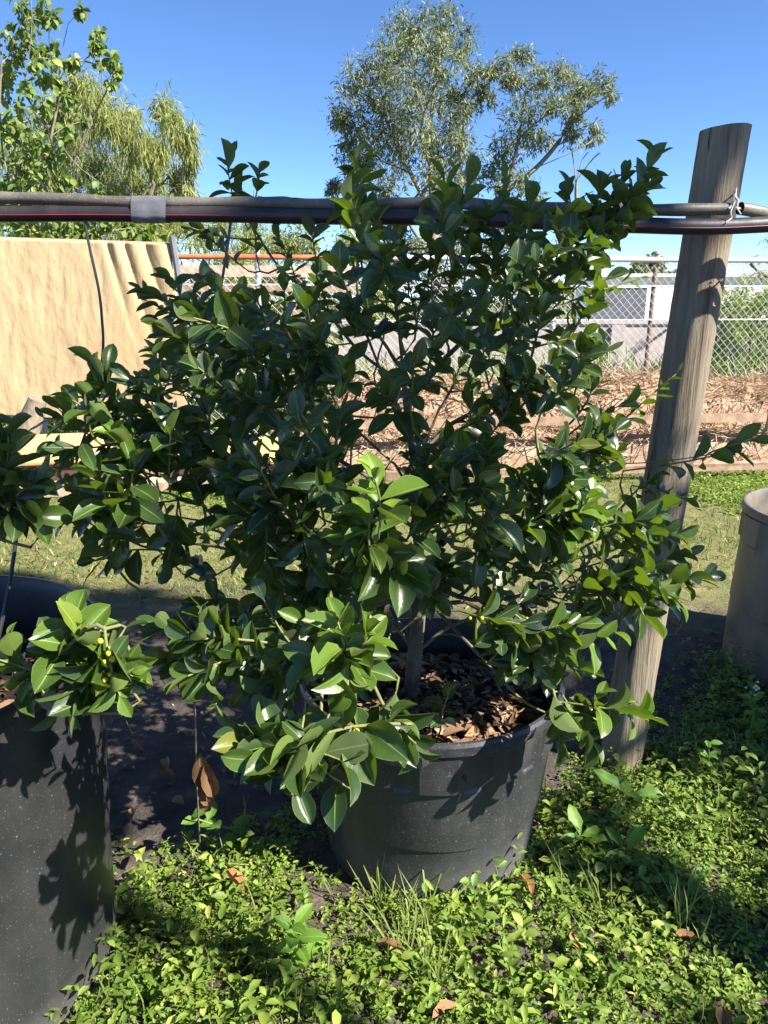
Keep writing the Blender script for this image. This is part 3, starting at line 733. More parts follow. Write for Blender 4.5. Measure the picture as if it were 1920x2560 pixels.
# ------------------------------------------------------------------ trees and brush in the background
def tree(name, label, trunk, limbs, clumps, Y, leafT, leaf_len, per, mat, droop=0.5, rb=0.12, rtip=0.012, spread=0.35, group=None, tuft=9, cat='tree', seed=0, drymix=0.1, zmin=0.0, flat=1.0):
    """trunk/limbs: lists of (px, py[, dY]); clumps: (px, py, r_px[, dY])"""
    rg = np.random.default_rng(seed)
    T = [at(p[0], p[1], Y + (p[2] if len(p) > 2 else 0)) for p in trunk]
    base = T[0].copy(); base[2] = 0; 
    root = empty(name, base, label, cat, group)
    sk = Skel(); end = sk.path([base - [0, 0, 0.1]] + T, -1, 4)
    for lm in limbs:
        P = [at(p[0], p[1], Y + (p[2] if len(p) > 2 else 0)) for p in lm]
        i = int(np.argmin(np.linalg.norm(np.array(sk.p) - P[0], axis=1))); sk.path(P[1:], i, 4)
    cs = []
    for c in clumps:
        rpx = c[2]; dY = c[3] if len(c) > 3 else rg.normal(0, spread * 1.6)
        P = at(c[0], c[1], Y + dY); r = rpx / F_PX * (Y + dY); cs.append((P, r))
    cs.sort(key=lambda q: np.linalg.norm(q[0] - base))
    P_, D_, S_, R_, Y_ = [], [], [], [], []
    for P, r in cs:
        e = sk.attach(P - [0, 0, r * 0.3], 0.5, 0.3, 0.02); sk.load[e] += 1
        nt_ = max(3, int(tuft * (r / 0.45) ** 1.3))
        cr = rg.random() * 0.5
        for k in range(nt_):
            q = rg.normal(0, 1, 3); q = q / np.linalg.norm(q) * rg.random() ** 0.45 * r * [1, 1, flat]; c0 = P + q
            if rg.random() < 0.14: e2 = sk.attach(c0, 0.6, 0.2, 0.0); sk.load[e2] += 0.25
            m = int(per * rg.uniform(0.6, 1.4)); tr_ = r * rg.uniform(0.22, 0.42)
            off = rg.normal(0, 1, (m, 3)) * tr_ * 0.55 * [1, 1, 0.6 + droop * 0.8]
            P_.append(c0 + off)
            d = off / (tr_ + 1e-6) + rg.normal(0, 0.7, (m, 3)); d[:, 2] -= droop * 1.4; D_.append(d)
            S_.append(leaf_len * rg.uniform(0.6, 1.25, m)); R_.append(np.clip(cr + rg.random(m) * 0.5, 0, 1)); Y_.append(np.full(m, (rg.random() < drymix) * rg.uniform(0.4, 1.0)) + rg.random(m) * 0.15)
    rad = sk.radii(rtip, 0.48); k = rb / max(rad[0], 1e-6)
    if k < 1 or True: rad = rtip + (rad - rtip) * (rb - rtip) / max(rad[0] - rtip, 1e-6)
    link('trunk', sk.mesh('trunk', rad, None, 6), M['tree_bark'], root)
    P_ = np.vstack(P_); D_ = np.vstack(D_); n = len(P_)
    keep = P_[:, 2] > zmin
    P_, D_ = P_[keep], D_[keep]; S_ = np.concatenate(S_)[keep]; R_ = np.concatenate(R_)[keep]; Y_ = np.concatenate(Y_)[keep]; n = len(P_)
    o = scatter('crown', leafT, rg.integers(0, len(leafT), n), P_, rand_rot(n, D_, np.array([0, 0, 1.0]), 0.6), S_, R_, np.clip(Y_, 0, 1), mat, root)
    return root
LT_NARROW = [leaf_template(0.26, 0.3, 0.4, 1, 2, 2, 0.05), leaf_template(0.22, 0.2, -0.2, 1, 2, 2, 0.05)]
LT_THIN = [leaf_template(0.11, 0.2, 0.5, 1, 2, 1, 0.02), leaf_template(0.09, 0.1, 0.2, 1, 2, 1, 0.02)]
LT_BROAD = [leaf_template(0.68, 0.25, 0.5, 1, 3, 2, 0.12), leaf_template(0.6, 0.15, 0.25, 1, 3, 2, 0.15, 0.4)]
tree('broadleaf_tree', 'tall airy grey-green tree with open crown behind the chain-link fence',
     [(1085, 640), (1082, 560), (1078, 470), (1075, 400), (1078, 300), (1085, 200), (1100, 120)],
     [[(1080, 540), (1030, 440), (985, 350), (960, 250), (1000, 130)], [(1082, 520), (1130, 440), (1160, 340), (1150, 230)],
      [(1090, 600), (1190, 560), (1265, 480), (1340, 420), (1400, 350), (1430, 290), (1480, 225)], [(1340, 420), (1420, 385), (1490, 350)],
      [(1265, 480), (1290, 380), (1310, 260), (1320, 170)], [(1080, 560), (980, 500), (900, 430), (860, 330)]],
     [(1000, 95, 50), (1050, 75, 42), (1110, 68, 42), (1150, 105, 34), (955, 150, 46), (1030, 150, 55), (1110, 155, 52), (895, 210, 50), (975, 225, 60), (1060, 235, 55), (1140, 235, 50), (1195, 175, 38),
      (880, 285, 50), (955, 305, 62), (1050, 320, 55), (1130, 310, 55), (1210, 235, 34), (1255, 165, 32), (1305, 135, 28), (1300, 205, 34), (1352, 200, 32), (1402, 180, 38), (1432, 228, 32), (1385, 262, 28),
      (1310, 292, 50), (1272, 362, 44), (1350, 350, 32), (1440, 285, 32), (1470, 222, 28), (1502, 200, 24), (1520, 230, 20), (1430, 340, 28), (1484, 335, 24), (915, 365, 54), (1005, 390, 54), (1092, 385, 46), (1160, 370, 40),
      (900, 430, 44), (975, 455, 44), (1085, 440, 44), (1155, 450, 44), (1232, 430, 38), (1282, 458, 38), (1330, 500, 34), (852, 300, 26), (872, 380, 30), (1130, 600, 44), (1230, 600, 44), (1320, 620, 40), (985, 590, 40), (1040, 610, 30), (1250, 540, 30), (840, 470, 24)],
     17.0, LT_NARROW, 0.125, 34, M['tree_grey'], 0.5, 0.15, 0.009, 0.5, tuft=25, seed=3, drymix=0.2)
tree('bare_sapling', 'bare grey twiggy sapling before the open sky', [(1440, 660), (1445, 560), (1440, 470), (1455, 400)], [[(1445, 440), (1480, 400), (1500, 380)], [(1440, 470), (1436, 420), (1430, 380)]],
     [(1500, 382, 3), (1432, 380, 3), (1470, 380, 3)], 14.5, LT_NARROW, 0.04, 2, M['tree_grey'], 0.5, 0.03, 0.009, 0.1, seed=5, tuft=2)
tree('willow_tree', 'feathery yellow-green willow with drooping strands behind the tarp',
     [(330, 640), (325, 560), (310, 480), (280, 400), (240, 300)], [[(325, 560), (370, 470), (410, 400), (430, 320)], [(310, 500), (200, 420), (130, 330)], [(310, 480), (330, 380), (300, 270)]],
     [(200, 225, 48), (258, 285, 60), (330, 355, 55), (418, 285, 38), (448, 335, 40), (472, 395, 30), (400, 385, 48), (300, 425, 62), (200, 375, 66), (120, 320, 66), (382, 470, 50), (448, 450, 34), (250, 500, 70), (150, 480, 66), (335, 540, 60), (60, 400, 70), (60, 520, 70), (420, 530, 38), (200, 585, 70), (100, 600, 66), (320, 300, 30), (160, 250, 40), (470, 480, 20)],
     15.0, LT_THIN, 0.19, 60, M['tree_willow'], 1.5, 0.12, 0.008, 0.6, tuft=26, seed=8, drymix=0.25)
tree('mulberry_tree', 'bright green broad-leaved young tree with pale upright stems left of the willow',
     [(60, 640), (50, 520), (40, 400), (50, 280), (70, 160), (80, 40), (70, -60)], [[(60, 560), (150, 470), (205, 360), (240, 280), (278, 200)], [(55, 520), (110, 400), (140, 280), (150, 160), (170, 60)], [(50, 540), (10, 400), (0, 250), (10, 80)], [(205, 360), (230, 270), (255, 220)], [(60, 600), (150, 560), (240, 500)]],
     [(40, 30, 38), (105, 55, 30), (60, 120, 38), (128, 135, 32), (15, 210, 44), (100, 195, 34), (150, 200, 22), (120, 20, 26), (200, 30, 8), (246, 78, 9), (240, 105, 10), (236, 122, 8), (282, 150, 8), (176, 155, 13), (275, 205, 18), (295, 175, 8), (250, 160, 9), (165, 250, 22), (30, 315, 50), (120, 290, 30), (30, 420, 55), (115, 390, 30), (160, 455, 24), (50, 520, 50), (150, 560, 34), (260, 560, 34), (250, 470, 20), (10, 600, 50), (20, 120, 40), (70, 250, 40), (200, 300, 14), (60, 360, 40), (150, 330, 24), (130, 520, 40), (20, 480, 50), (220, 540, 36), (340, 560, 30), (90, 470, 30), (170, 230, 12), (320, 590, 28), (380, 580, 28), (210, 590, 30)],
     9.0, LT_BROAD, 0.10, 10, M['tree_green'], 0.55, 0.035, 0.004, 0.3, tuft=26, seed=12, drymix=0.08)
def brush(px0, px1, py, Y, n, label, mat, T, ln, seed, per=18, r=45):
    rg = np.random.default_rng(seed)
    cl = []
    for i in range(n):
        x = px0 + (px1 - px0) * (i + rg.random()) / n; g0 = project(np.array([0, Y, 0.0]))[1]
        y = py + rg.random() ** 1.2 * (g0 - py - 20); cl.append((x, y, r * rg.uniform(0.7, 1.2)))
    xm = (px0 + px1) / 2
    tree('wild_shrub', label, [(xm, py + 160), (xm, py + 90)], [], cl, Y, T, ln, per, mat, 0.3, 0.04, 0.006, 0.5, tuft=18, cat='shrub', seed=seed, group='wild shrubs behind the fence', drymix=0.2)
brush(-80, 260, 590, 10.5, 26, 'leafy green wild shrub rising just above the tarp', M['tree_green'], LT_BROAD, 0.10, 21, 12)
brush(270, 640, 566, 12.0, 110, 'yellow-green wild shrub above the tarp\'s right corner', M['tree_willow'], LT_THIN, 0.16, 22, 20)
brush(590, 960, 590, 16.0, 110, 'pale wild shrub behind the red-topped fence run', M['tree_willow'], LT_NARROW, 0.12, 23, 20, 36)
brush(940, 1420, 630, 18.0, 100, 'dull green wild shrub along the base of the tall airy tree', M['tree_grey'], LT_NARROW, 0.13, 24, 20, 36)
brush(1740, 2010, 730, 10.0, 70, 'dense green wild shrub behind the fence right of the post', M['tree_green'], LT_NARROW, 0.09, 25, 22, 46)
tree('far_tree', 'small hazy far-off tree above the white shed', [(1620, 720), (1620, 680)], [], [(1600, 668, 16), (1625, 655, 18), (1640, 668, 16), (1660, 690, 16), (1580, 690, 14), (1700, 690, 18), (1560, 700, 16)], 40.0, LT_BROAD, 0.3, 14, M['tree_grey'], 0.3, 0.2, 0.05, 1.0, tuft=22, seed=31)
tree('acacia_tree', 'feathery olive tree at the far right beyond the fence', [(1990, 820), (1975, 720), (1950, 640)], [[(1975, 720), (1900, 680), (1870, 650)], [(1960, 680), (1990, 600)]],
     [(1905, 640, 16), (1880, 655, 12), (1925, 610, 20), (1870, 690, 16), (1905, 690, 24), (1940, 660, 30), (1960, 600, 30), (1930, 730, 34), (1890, 740, 24), (1850, 745, 18)], 13.0, LT_THIN, 0.10, 22, M['tree_willow'], 0.3, 0.09, 0.008, 0.4, tuft=15, seed=33)

# ------------------------------------------------------------------ holly bushes
HT = []
for i in range(14):
    rg = np.random.default_rng(100 + i)
    HT.append(leaf_template(rg.uniform(0.42, 0.56), rg.uniform(0.10, 0.62), rg.uniform(-0.15, 0.85), 1.0, 8, 4, 0.07, rg.uniform(0, 0.4), rg.uniform(0.0, 0.55), rg.uniform(0.2, 1.2), i))
HT.append(leaf_template(0.34, 1.3, 0.5, 1.0, 8, 4, 0.06, 0.2, 0.1, 0.0, 40))      # rolled leaf
HT_ME = []
class Bush:
    def __init__(s, name, label, trunk, limbs):
        s.root = empty(name, trunk[0], label, 'holly bush'); s.sk = Skel(); s.sk.path(trunk, -1, 6)
        for lm in limbs:
            i = int(np.argmin(np.linalg.norm(np.array(s.sk.p) - lm[0], axis=1))); s.sk.path(lm[1:], i, 5)
        s.k = []; s.pos = []; s.rot = []; s.scl = []; s.rnd = []; s.yng = []; s.sprigs = []; s.berries = []
    def sprig(s, tip, axis, length, n, size, young=0.0, spread=1.0, rolled=0.0, berries=0):
        s.sprigs.append((np.asarray(tip, float), nrm(axis), length, n, size, young, spread, rolled, berries))
    def grow(s, centre, attach_k=0.4):
        s.sprigs.sort(key=lambda q: np.linalg.norm((q[0] - q[1] * q[2]) - centre))
        for (tip, ax_, ln, n, size, young, spread, rolled, nb) in s.sprigs:
            base = tip - ax_ * ln
            e = s.sk.attach(base, attach_k, 0.04, 0.03, ax_)
            prev = nrm(s.sk.p[e] - s.sk.p[s.sk.par[e]])
            m = 5; ph = random.random() * 6.28
            bend = nrm(RNG.normal(0, 1, 3)) * ln * 0.08
            pts = []
            for i in range(1, m + 1):
                u = i / m; p = base + ax_ * ln * u + bend * math.sin(math.pi * u)
                e = s.sk.add(p, e, n / m); pts.append(p)
            a = nrm(np.cross(ax_, [0.2, 0.5, 0.85])); b = np.cross(ax_, a)
            for j in range(n):
                u = 1 - (j / max(1, n - 1)) ** 0.85 * 0.92
                fi = u * (m - 1); i0 = int(fi); p = pts[i0] if i0 >= m - 1 else pts[i0] * (1 - fi + i0) + pts[i0 + 1] * (fi - i0)
                th = ph + j * 2.4 + random.gauss(0, 0.25)
                rad_ = math.cos(th) * a + math.sin(th) * b
                ang = (0.45 + 0.75 * (1 - u) + random.gauss(0, 0.2)) * spread
                ang = min(1.75, max(0.12, ang))
                d = math.cos(ang) * ax_ + math.sin(ang) * rad_
                d = nrm(d + np.array([0, 0, -0.12 - 0.2 * (1 - u)]) + RNG.normal(0, 0.08, 3))
                upv = ax_ * 0.55 + np.array([0.18, -0.32, 0.75]) * 0.55 - rad_ * 0.25 + RNG.normal(0, 0.22, 3)
                sz = size * random.choice((0.6, 0.8, 0.9, 1.0, 1.0, 1.1, 1.2)) * random.uniform(0.9, 1.1) * (0.72 if (j < 2 and young > 0.3) else 1.0) * (0.8 + 0.25 * (1 - u))
                k = len(HT) - 1 if random.random() < rolled else random.randrange(len(HT) - 1)
                s.k.append(k); s.pos.append(p); s.rot.append(frame(d, upv)); s.scl.append(sz)
                s.rnd.append(min(1, max(0, random.gauss(0.42, 0.24)))); s.yng.append(min(1, max(0, young * random.uniform(0.5, 1.1) * (0.45 + 0.7 * u) + max(0, random.gauss(-0.12, 0.12)))))
            for q in range(nb):
                i0 = random.randrange(m - 1); th = random.random() * 6.28
                s.berries.append(pts[i0] + (math.cos(th) * a + math.sin(th) * b) * 0.009 + ax_ * random.uniform(-.01, .01))
    def finish(s, nobj, r0, ex, rtrunk):
        pos = np.array(s.pos); rot = np.array(s.rot); scl = np.array(s.scl); rnd = np.array(s.rnd); yng = np.array(s.yng); k = np.array(s.k)
        n = len(pos)
        # which leaves show largest from the camera: nearest point wins each coarse cell
        us = np.array([[0, .15], [0, .3], [0, .45], [0, .6], [0, .75], [0, .9], [.14, .35], [-.14, .35], [.16, .55], [-.16, .55], [.1, .75], [-.1, .75]])
        loc = np.stack([us[:, 0], us[:, 1], np.zeros(len(us))], 1)
        Q = np.einsum('nij,vj->nvi', rot * scl[:, None, None], loc) + pos[:, None, :]
        px, py, z = project(Q); cx = (px / 14).astype(int); cy = (py / 14).astype(int)
        ok = (px > 0) & (px < 1920) & (py > 0) & (py < 2560)
        best = {}
        for i in range(n):
            for j in range(len(us)):
                if ok[i, j]:
                    key = (cx[i, j], cy[i, j])
                    if key not in best or z[i, j] < best[key][0]: best[key] = (z[i, j], i)
        cnt = np.zeros(n)
        for (_, i) in best.values(): cnt[i] += 1
        order = np.argsort(-cnt); top = [i for i in order[:nobj] if cnt[i] > 0]
        if not HT_ME:
            for (V, Fq, UV) in HT:
                me = mesh_np('leaf', V, Fq, True, UV); me.materials.append(M['holly']); HT_ME.append(me)
        inv = Matrix.Translation(s.root.location).inverted()
        for i in top:
            o = bpy.data.objects.new('leaf', HT_ME[k[i]]); C.objects.link(o); o.parent = s.root; o.matrix_parent_inverse = inv
            A = np.eye(4); A[:3, :3] = rot[i] * scl[i]; A[:3, 3] = pos[i]; o.matrix_basis = Matrix(A.tolist())
            o.color = (rnd[i], yng[i], 0, 1)
        rest = np.setdiff1d(np.arange(n), np.array(top, int))
        f = scatter('foliage', HT, k[rest], pos[rest], rot[rest], scl[rest], rnd[rest], yng[rest], M['holly'], s.root); tag(f, kind='stuff')
        rad = s.sk.radii(r0, ex)
        rad = r0 + (rad - r0) * (rtrunk - r0) / max(1e-6, rad[0] - r0)
        cut = 0.0062
        link('trunk', s.sk.mesh('trunk', rad, lambda r: r >= cut, 9, 0.0065), M['holly_bark'], s.root)
        tag(link('twigs', s.sk.mesh('twigs', rad, lambda r: r < cut, 6, 0.0042), M['holly_bark'], s.root), kind='stuff')
        if s.berries:
            b = MB(); pr = [(0.0004, -0.0049)] + [(0.0048 * math.cos(q), 0.0048 * math.sin(q)) for q in (-1.1, -0.6, 0, 0.6, 1.1)] + [(0.0004, 0.0049)]
            b.lathe(pr, 10); bm_ = b.mesh('berry'); bm_.materials.append(M['berry'])
            for p in s.berries:
                o = bpy.data.objects.new('berry', bm_); C.objects.link(o); o.parent = s.root; o.matrix_parent_inverse = inv
                q = random.uniform(0.85, 1.2); o.matrix_basis = Matrix.Translation(tuple(p)) @ Matrix.Diagonal((q, q, q, 1))
        print('leaves', n, 'objects', len(top), 'shown', int((cnt > 0).sum()))
def img_dir(deg, toward=0.0):
    """direction in space that looks like an image angle (0 right, 90 up) with a share toward the camera"""
    c, s_ = math.cos(R(deg)), math.sin(R(deg)); return nrm(np.array([c, s_ * st, s_ * ct]) - toward * np.array([0, ct, -st]))

tr = [np.array([POT_M[0] - 0.055, POT_M[1], 0.40])] + [at(*p) for p in ((1050, 1480, 1.78), (1040, 1280, 1.79), (1030, 1120, 1.80), (1012, 980, 1.82), (1000, 850, 1.84), (985, 720, 1.84), (960, 600, 1.84))]
lim = [[at(*p) for p in q] for q in (
    [(1012, 960, 1.82), (900, 880, 1.86), (800, 760, 1.92), (700, 670, 2.0), (640, 580, 2.08), (590, 500, 2.14)],
    [(1020, 1000, 1.82), (1150, 860, 1.80), (1300, 750, 1.78), (1440, 650, 1.76), (1540, 540, 1.74), (1600, 470, 1.74)],
    [(1030, 1110, 1.80), (1200, 1110, 1.78), (1380, 1155, 1.76), (1540, 1160, 1.78), (1700, 1148, 1.80), (1860, 1120, 1.82)],
    [(1040, 1280, 1.79), (880, 1330, 1.70), (700, 1325, 1.60), (560, 1310, 1.55), (380, 1280, 1.52), (220, 1235, 1.50)],
    [(1025, 1050, 1.81), (880, 1040, 1.70), (700, 1010, 1.62), (520, 1000, 1.58), (330, 960, 1.58)],
    [(1045, 1350, 1.79), (1200, 1300, 1.66), (1400, 1330, 1.58), (1600, 1300, 1.62)],
    [(1048, 1450, 1.78), (1180, 1500, 1.62), (1380, 1480, 1.55), (1560, 1490, 1.56), (1680, 1460, 1.6)],
    [(1050, 1500, 1.78), (950, 1500, 1.55), (900, 1600, 1.38), (870, 1690, 1.1), (790, 1850, 0.98)],
    [(1050, 1470, 1.78), (850, 1500, 1.55), (650, 1560, 1.32), (520, 1650, 1.16)],
    [(1050, 1480, 1.78), (1200, 1640, 1.58), (1320, 1760, 1.48), (1460, 1810, 1.44)],
    [(1030, 1100, 1.80), (960, 1180, 1.55), (930, 1300, 1.36), (935, 1380, 1.28)],
    [(1030, 1150, 1.80), (1080, 1100, 2.1), (1150, 1000, 2.35)], [(1010, 950, 1.82), (880, 960, 2.1), (720, 940, 2.35)],
    [(1000, 860, 1.84), (1080, 760, 1.86), (1120, 640, 1.86), (1140, 540, 1.84)], [(985, 720, 1.84), (920, 620, 1.82), (895, 500, 1.8)])]
bush = Bush('holly_bush', 'large dark glossy holly bush growing in the ribbed black pot', tr, lim)
# px, py (tip), image angle, toward camera, length m, leaves, leaf m, Y, young, spread, rolled, berries
SP = [
 (568, 405, 100, .1, .13, 9, .08, 2.16, .1), (648, 432, 75, .1, .11, 8, .08, 2.16, .1), (605, 470, 95, .2, .1, 6, .07, 2.18, 0),
 (890, 400, 92, .1, .16, 12, .075, 1.76, .15), (925, 385, 80, .1, .13, 6, .07, 1.80, .1), (880, 520, 95, .3, .14, 9, .08, 1.72, .1), (905, 600, 85, .4, .12, 8, .08, 1.70, .05),
 (1112, 455, 98, .1, .15, 8, .085, 1.74, .3), (1175, 448, 76, .1, .13, 8, .085, 1.74, .25), (1262, 450, 105, .1, .11, 7, .07, 2.05, .05), (1318, 480, 85, .3, .12, 6, .08, 1.72, .45), (1290, 560, 80, .3, .12, 9, .075, 1.74, .1),
 (1420, 470, 95, .1, .13, 9, .07, 1.80, .1), (1500, 455, 88, .2, .15, 11, .078, 1.74, .2), (1560, 440, 80, .1, .13, 10, .07, 1.76, .1), (1640, 385, 62, .1, .19, 13, .075, 1.74, .15), (1620, 470, 40, .1, .14, 8, .07, 1.72, .1), (1560, 560, 20, .1, .12, 9, .07, 1.72, .05),
 (1410, 560, 80, .3, .13, 10, .075, 1.7, .05), (1490, 580, 60, .3, .12, 9, .075, 1.68, .05), (1340, 620, 70, .3, .14, 10, .075, 1.7, .05), (1180, 570, 85, .3, .14, 10, .08, 1.7, .1), (1240, 620, 75, .4, .12, 9, .075, 1.7, .05),
 (1060, 560, 95, .2, .12, 8, .075, 1.78, .1), (1000, 600, 100, .3, .12, 9, .075, 1.76, .05), (780, 570, 100, .2, .13, 9, .07, 1.95, .0), (700, 600, 110, .1, .12, 8, .065, 2.0, .0), (480, 570, 170, .1, .14, 8, .07, 2.05, .0), (530, 600, 140, .1, .12, 7, .065, 2.05, .0), (640, 580, 95, .1, .10, 5, .06, 2.05, .2),
 (1600, 695, 18, .1, .20, 8, .06, 1.66, .45), (1530, 690, 40, .2, .12, 7, .065, 1.68, .1), (1480, 760, 60, .2, .12, 7, .065, 1.66, .15), (1470, 840, 10, .2, .12, 8, .06, 1.66, .1), (1520, 880, 5, .1, .11, 6, .055, 1.64, .15),
 (1690, 935, 42, .05, .26, 10, .07, 1.66, .05, 1.1), (1560, 1010, 30, .2, .14, 8, .065, 1.6, .05), (1480, 960, 20, .2, .12, 8, .06, 1.66, .05),
 (1800, 1135, 10, .05, .24, 7, .085, 1.80, .15, 1.3), (1930, 1090, 15, .0, .16, 6, .09, 1.82, .2), (1660, 1180, 40, .1, .12, 7, .05, 1.78, .05), (1720, 1250, -15, .1, .14, 9, .05, 1.76, .05),
 (1540, 1130, 25, .3, .16, 11, .08, 1.55, .15), (1500, 1080, 50, .3, .12, 9, .08, 1.55, .05), (1420, 1180, 20, .5, .14, 10, .085, 1.45, .05),
 (1660, 1270, 30, .3, .14, 9, .075, 1.52, .1), (1700, 1340, -10, .2, .13, 9, .07, 1.55, .1), (1590, 1300, 20, .4, .13, 10, .075, 1.5, .1), (1500, 1290, 10, .5, .14, 10, .08, 1.45, .5), (1440, 1330, -5, .5, .12, 9, .08, 1.45, .35),
 (1770, 1440, 18, .1, .18, 11, .07, 1.58, .15), (1690, 1500, -25, .2, .14, 9, .08, 1.52, .15), (1610, 1540, -60, .3, .13, 8, .085, 1.5, .1), (1640, 1420, 30, .3, .13, 9, .08, 1.5, .0), (1560, 1480, -40, .3, .12, 7, .08, 1.5, .1), (1540, 1440, 30, .3, .12, 8, .075, 1.5, .05),
 (1530, 1580, 8, .3, .12, 5, .088, 1.38, .95, 1.15), (1450, 1560, 20, .4, .12, 7, .088, 1.38, .3, 1, 0, 1), (1400, 1600, -30, .4, .12, 8, .085, 1.38, .05, 1, 0, 2), (1300, 1560, -10, .4, .13, 9, .085, 1.4, .0, 1, 0, 2), (1350, 1680, -60, .4, .12, 8, .085, 1.38, .05), (1460, 1680, -20, .3, .10, 5, .075, 1.42, .2),
 (1620, 1795, -8, .2, .18, 9, .082, 1.38, .55, 1.1, .35), (1560, 1760, 25, .3, .12, 6, .06, 1.4, .8, 1, .7), (1500, 1730, 60, .3, .10, 5, .075, 1.42, .5), (1480, 1860, -60, .3, .12, 8, .085, 1.38, .2), (1400, 1850, -85, .4, .12, 7, .088, 1.36, .05), (1420, 1780, 160, .3, .08, 4, .075, 1.38, .35),
 (840, 1545, 95, .5, .13, 12, .088, 1.24, .6, 1.1), (925, 1575, 60, .5, .11, 9, .09, 1.24, .6, 1.1), (790, 1660, 190, .5, .12, 8, .09, 1.24, .25), (870, 1720, -85, .5, .11, 5, .10, 1.2, .45), (760, 1560, 165, .4, .12, 7, .085, 1.3, .4), (700, 1640, 185, .4, .12, 8, .085, 1.3, .1),
 (660, 1905, 188, .4, .24, 16, .105, 1.16, .3, 1.25, 0, 2), (760, 1860, 130, .4, .12, 8, .10, 1.18, .05), (740, 1960, -95, .4, .12, 7, .11, 1.16, .1), (850, 1900, 0, .4, .10, 6, .10, 1.18, .05), (680, 1840, 110, .4, .12, 8, .10, 1.2, .05), (600, 1850, 150, .3, .10, 6, .09, 1.22, .1),
 (985, 1800, 40, .5, .12, 8, .088, 1.26, .05), (1040, 1860, -50, .5, .12, 7, .09, 1.26, .05), (950, 1840, -110, .4, .1, 6, .085, 1.28, .05),(1120, 1740, 80, .3, .09, 6, .06, 1.5, .2),
 (470, 1690, 190, .3, .15, 10, .088, 1.3, .3, 1.1), (540, 1760, -80, .3, .12, 6, .09, 1.3, .15), (460, 1600, 175, .3, .14, 9, .085, 1.34, .05), (560, 1620, 150, .4, .13, 9, .085, 1.34, .05), (620, 1720, 200, .4, .12, 8, .085, 1.3, .05), (380, 1560, 165, .3, .14, 9, .08, 1.36, .0, 1, 0, 1), (520, 1540, 140, .3, .12, 8, .08, 1.38, .0), (660, 1500, 120, .3, .12, 6, .08, 1.42, .1),
 (940, 1230, 88, .4, .14, 10, .075, 1.18, .85), (870, 1330, 165, .5, .10, 8, .085, 1.2, .6), (960, 1380, -40, .5, .12, 9, .085, 1.2, .35), (900, 1420, -90, .5, .10, 6, .08, 1.2, .45), (1020, 1440, -30, .5, .12, 8, .095, 1.2, .2),
 (720, 1130, 115, .5, .16, 10, .085, 1.3, .15), (800, 1150, 70, .4, .14, 9, .085, 1.3, .05), (850, 1040, 80, .5, .13, 9, .085, 1.38, .1), (640, 1170, 120, .5, .13, 10, .085, 1.3, .05), (560, 1170, 105, .5, .13, 9, .085, 1.32, .15), (600, 1300, 190, .5, .12, 9, .085, 1.3, .1), (660, 1410, -85, .5, .12, 8, .09, 1.28, .0), (780, 1420, -80, .5, .12, 8, .09, 1.28, .0), (1110, 1160, 80, .5, .13, 9, .08, 1.3, .05), (1080, 1250, 60, .5, .12, 8, .085, 1.28, .05), (1200, 1180, 70, .5, .13, 9, .08, 1.35, .05), (1280, 1260, 40, .5, .13, 9, .085, 1.35, .05),
 (930, 1180, 95, .5, .12, 7, .075, 1.14, 1.0), (905, 1490, 80, .5, .10, 6, .085, 1.2, .5), (1480, 1230, 60, .4, .11, 8, .07, 1.42, .5), (1400, 1260, 40, .4, .12, 8, .075, 1.42, .3),
 (225, 900, 118, .2, .15, 10, .075, 1.52, .2), (265, 930, 70, .2, .12, 8, .07, 1.54, .1), (395, 930, 95, .3, .14, 9, .075, 1.48, .4), (390, 880, 90, .1, .10, 5, .06, 1.6, .2), (525, 960, 85, .3, .15, 9, .08, 1.46, .35), (600, 980, 80, .3, .12, 8, .075, 1.5, .1), (700, 900, 95, .4, .15, 10, .085, 1.46, .1), (560, 880, 100, .3, .12, 9, .07, 1.6, .05),
 (110, 1045, 165, .2, .17, 10, .075, 1.5, .05), (180, 1000, 140, .3, .13, 9, .075, 1.48, .05), (160, 1120, 190, .3, .12, 8, .075, 1.46, .1), (280, 1080, 120, .4, .13, 10, .08, 1.4, .5), (340, 1150, 80, .5, .14, 10, .085, 1.34, .15), (240, 1180, 110, .5, .13, 9, .085, 1.34, .25), (300, 1240, 60, .5, .12, 8, .08, 1.34, .2), (430, 1080, 80, .5, .13, 9, .085, 1.38, .1), (480, 1180, 100, .4, .12, 8, .08, 1.4, .05), (150, 1290, 215, .4, .14, 9, .085, 1.38, .1), (300, 1360, -100, .4, .12, 7, .08, 1.4, .0), (420, 1400, -95, .3, .13, 8, .08, 1.44, .0), (240, 1400, 190, .3, .12, 7, .075, 1.5, .0),
 (355, 730, 150, .1, .16, 10, .06, 1.8, .1), (420, 700, 120, .1, .14, 10, .062, 1.84, .05), (400, 800, 190, .1, .12, 7, .06, 1.78, .0), (480, 760, 110, .2, .13, 10, .065, 1.76, .0), (540, 720, 95, .2, .13, 10, .065, 1.8, .0), (610, 740, 105, .3, .14, 9, .07, 1.7, .25), (500, 850, 130, .2, .12, 9, .065, 1.72, .0), (430, 880, 150, .2, .12, 8, .065, 1.66, .0), (710, 680, 85, .3, .13, 8, .07, 1.78, .6), (640, 820, 90, .3, .13, 10, .075, 1.64, .05), (800, 700, 90, .3, .14, 10, .075, 1.7, .05), (770, 800, 90, .4, .12, 9, .08, 1.6, .05),
]
for q in SP:
    q = list(q) + [1.0, 0.0, 0][len(q) - 9:] if len(q) < 12 else list(q)
    px, py, an, tw, ln, nl, sz, Yd, yg, spd, rol, nb = q[:12]
    if py >= 1500 and px < 1060: Yd = max(0.88, Yd - 0.21); sz *= 0.88
    bush.sprig(at(px, py, Yd), img_dir(an, tw), ln, int(nl * 1.25), sz * 0.9, yg, spd, rol, nb)
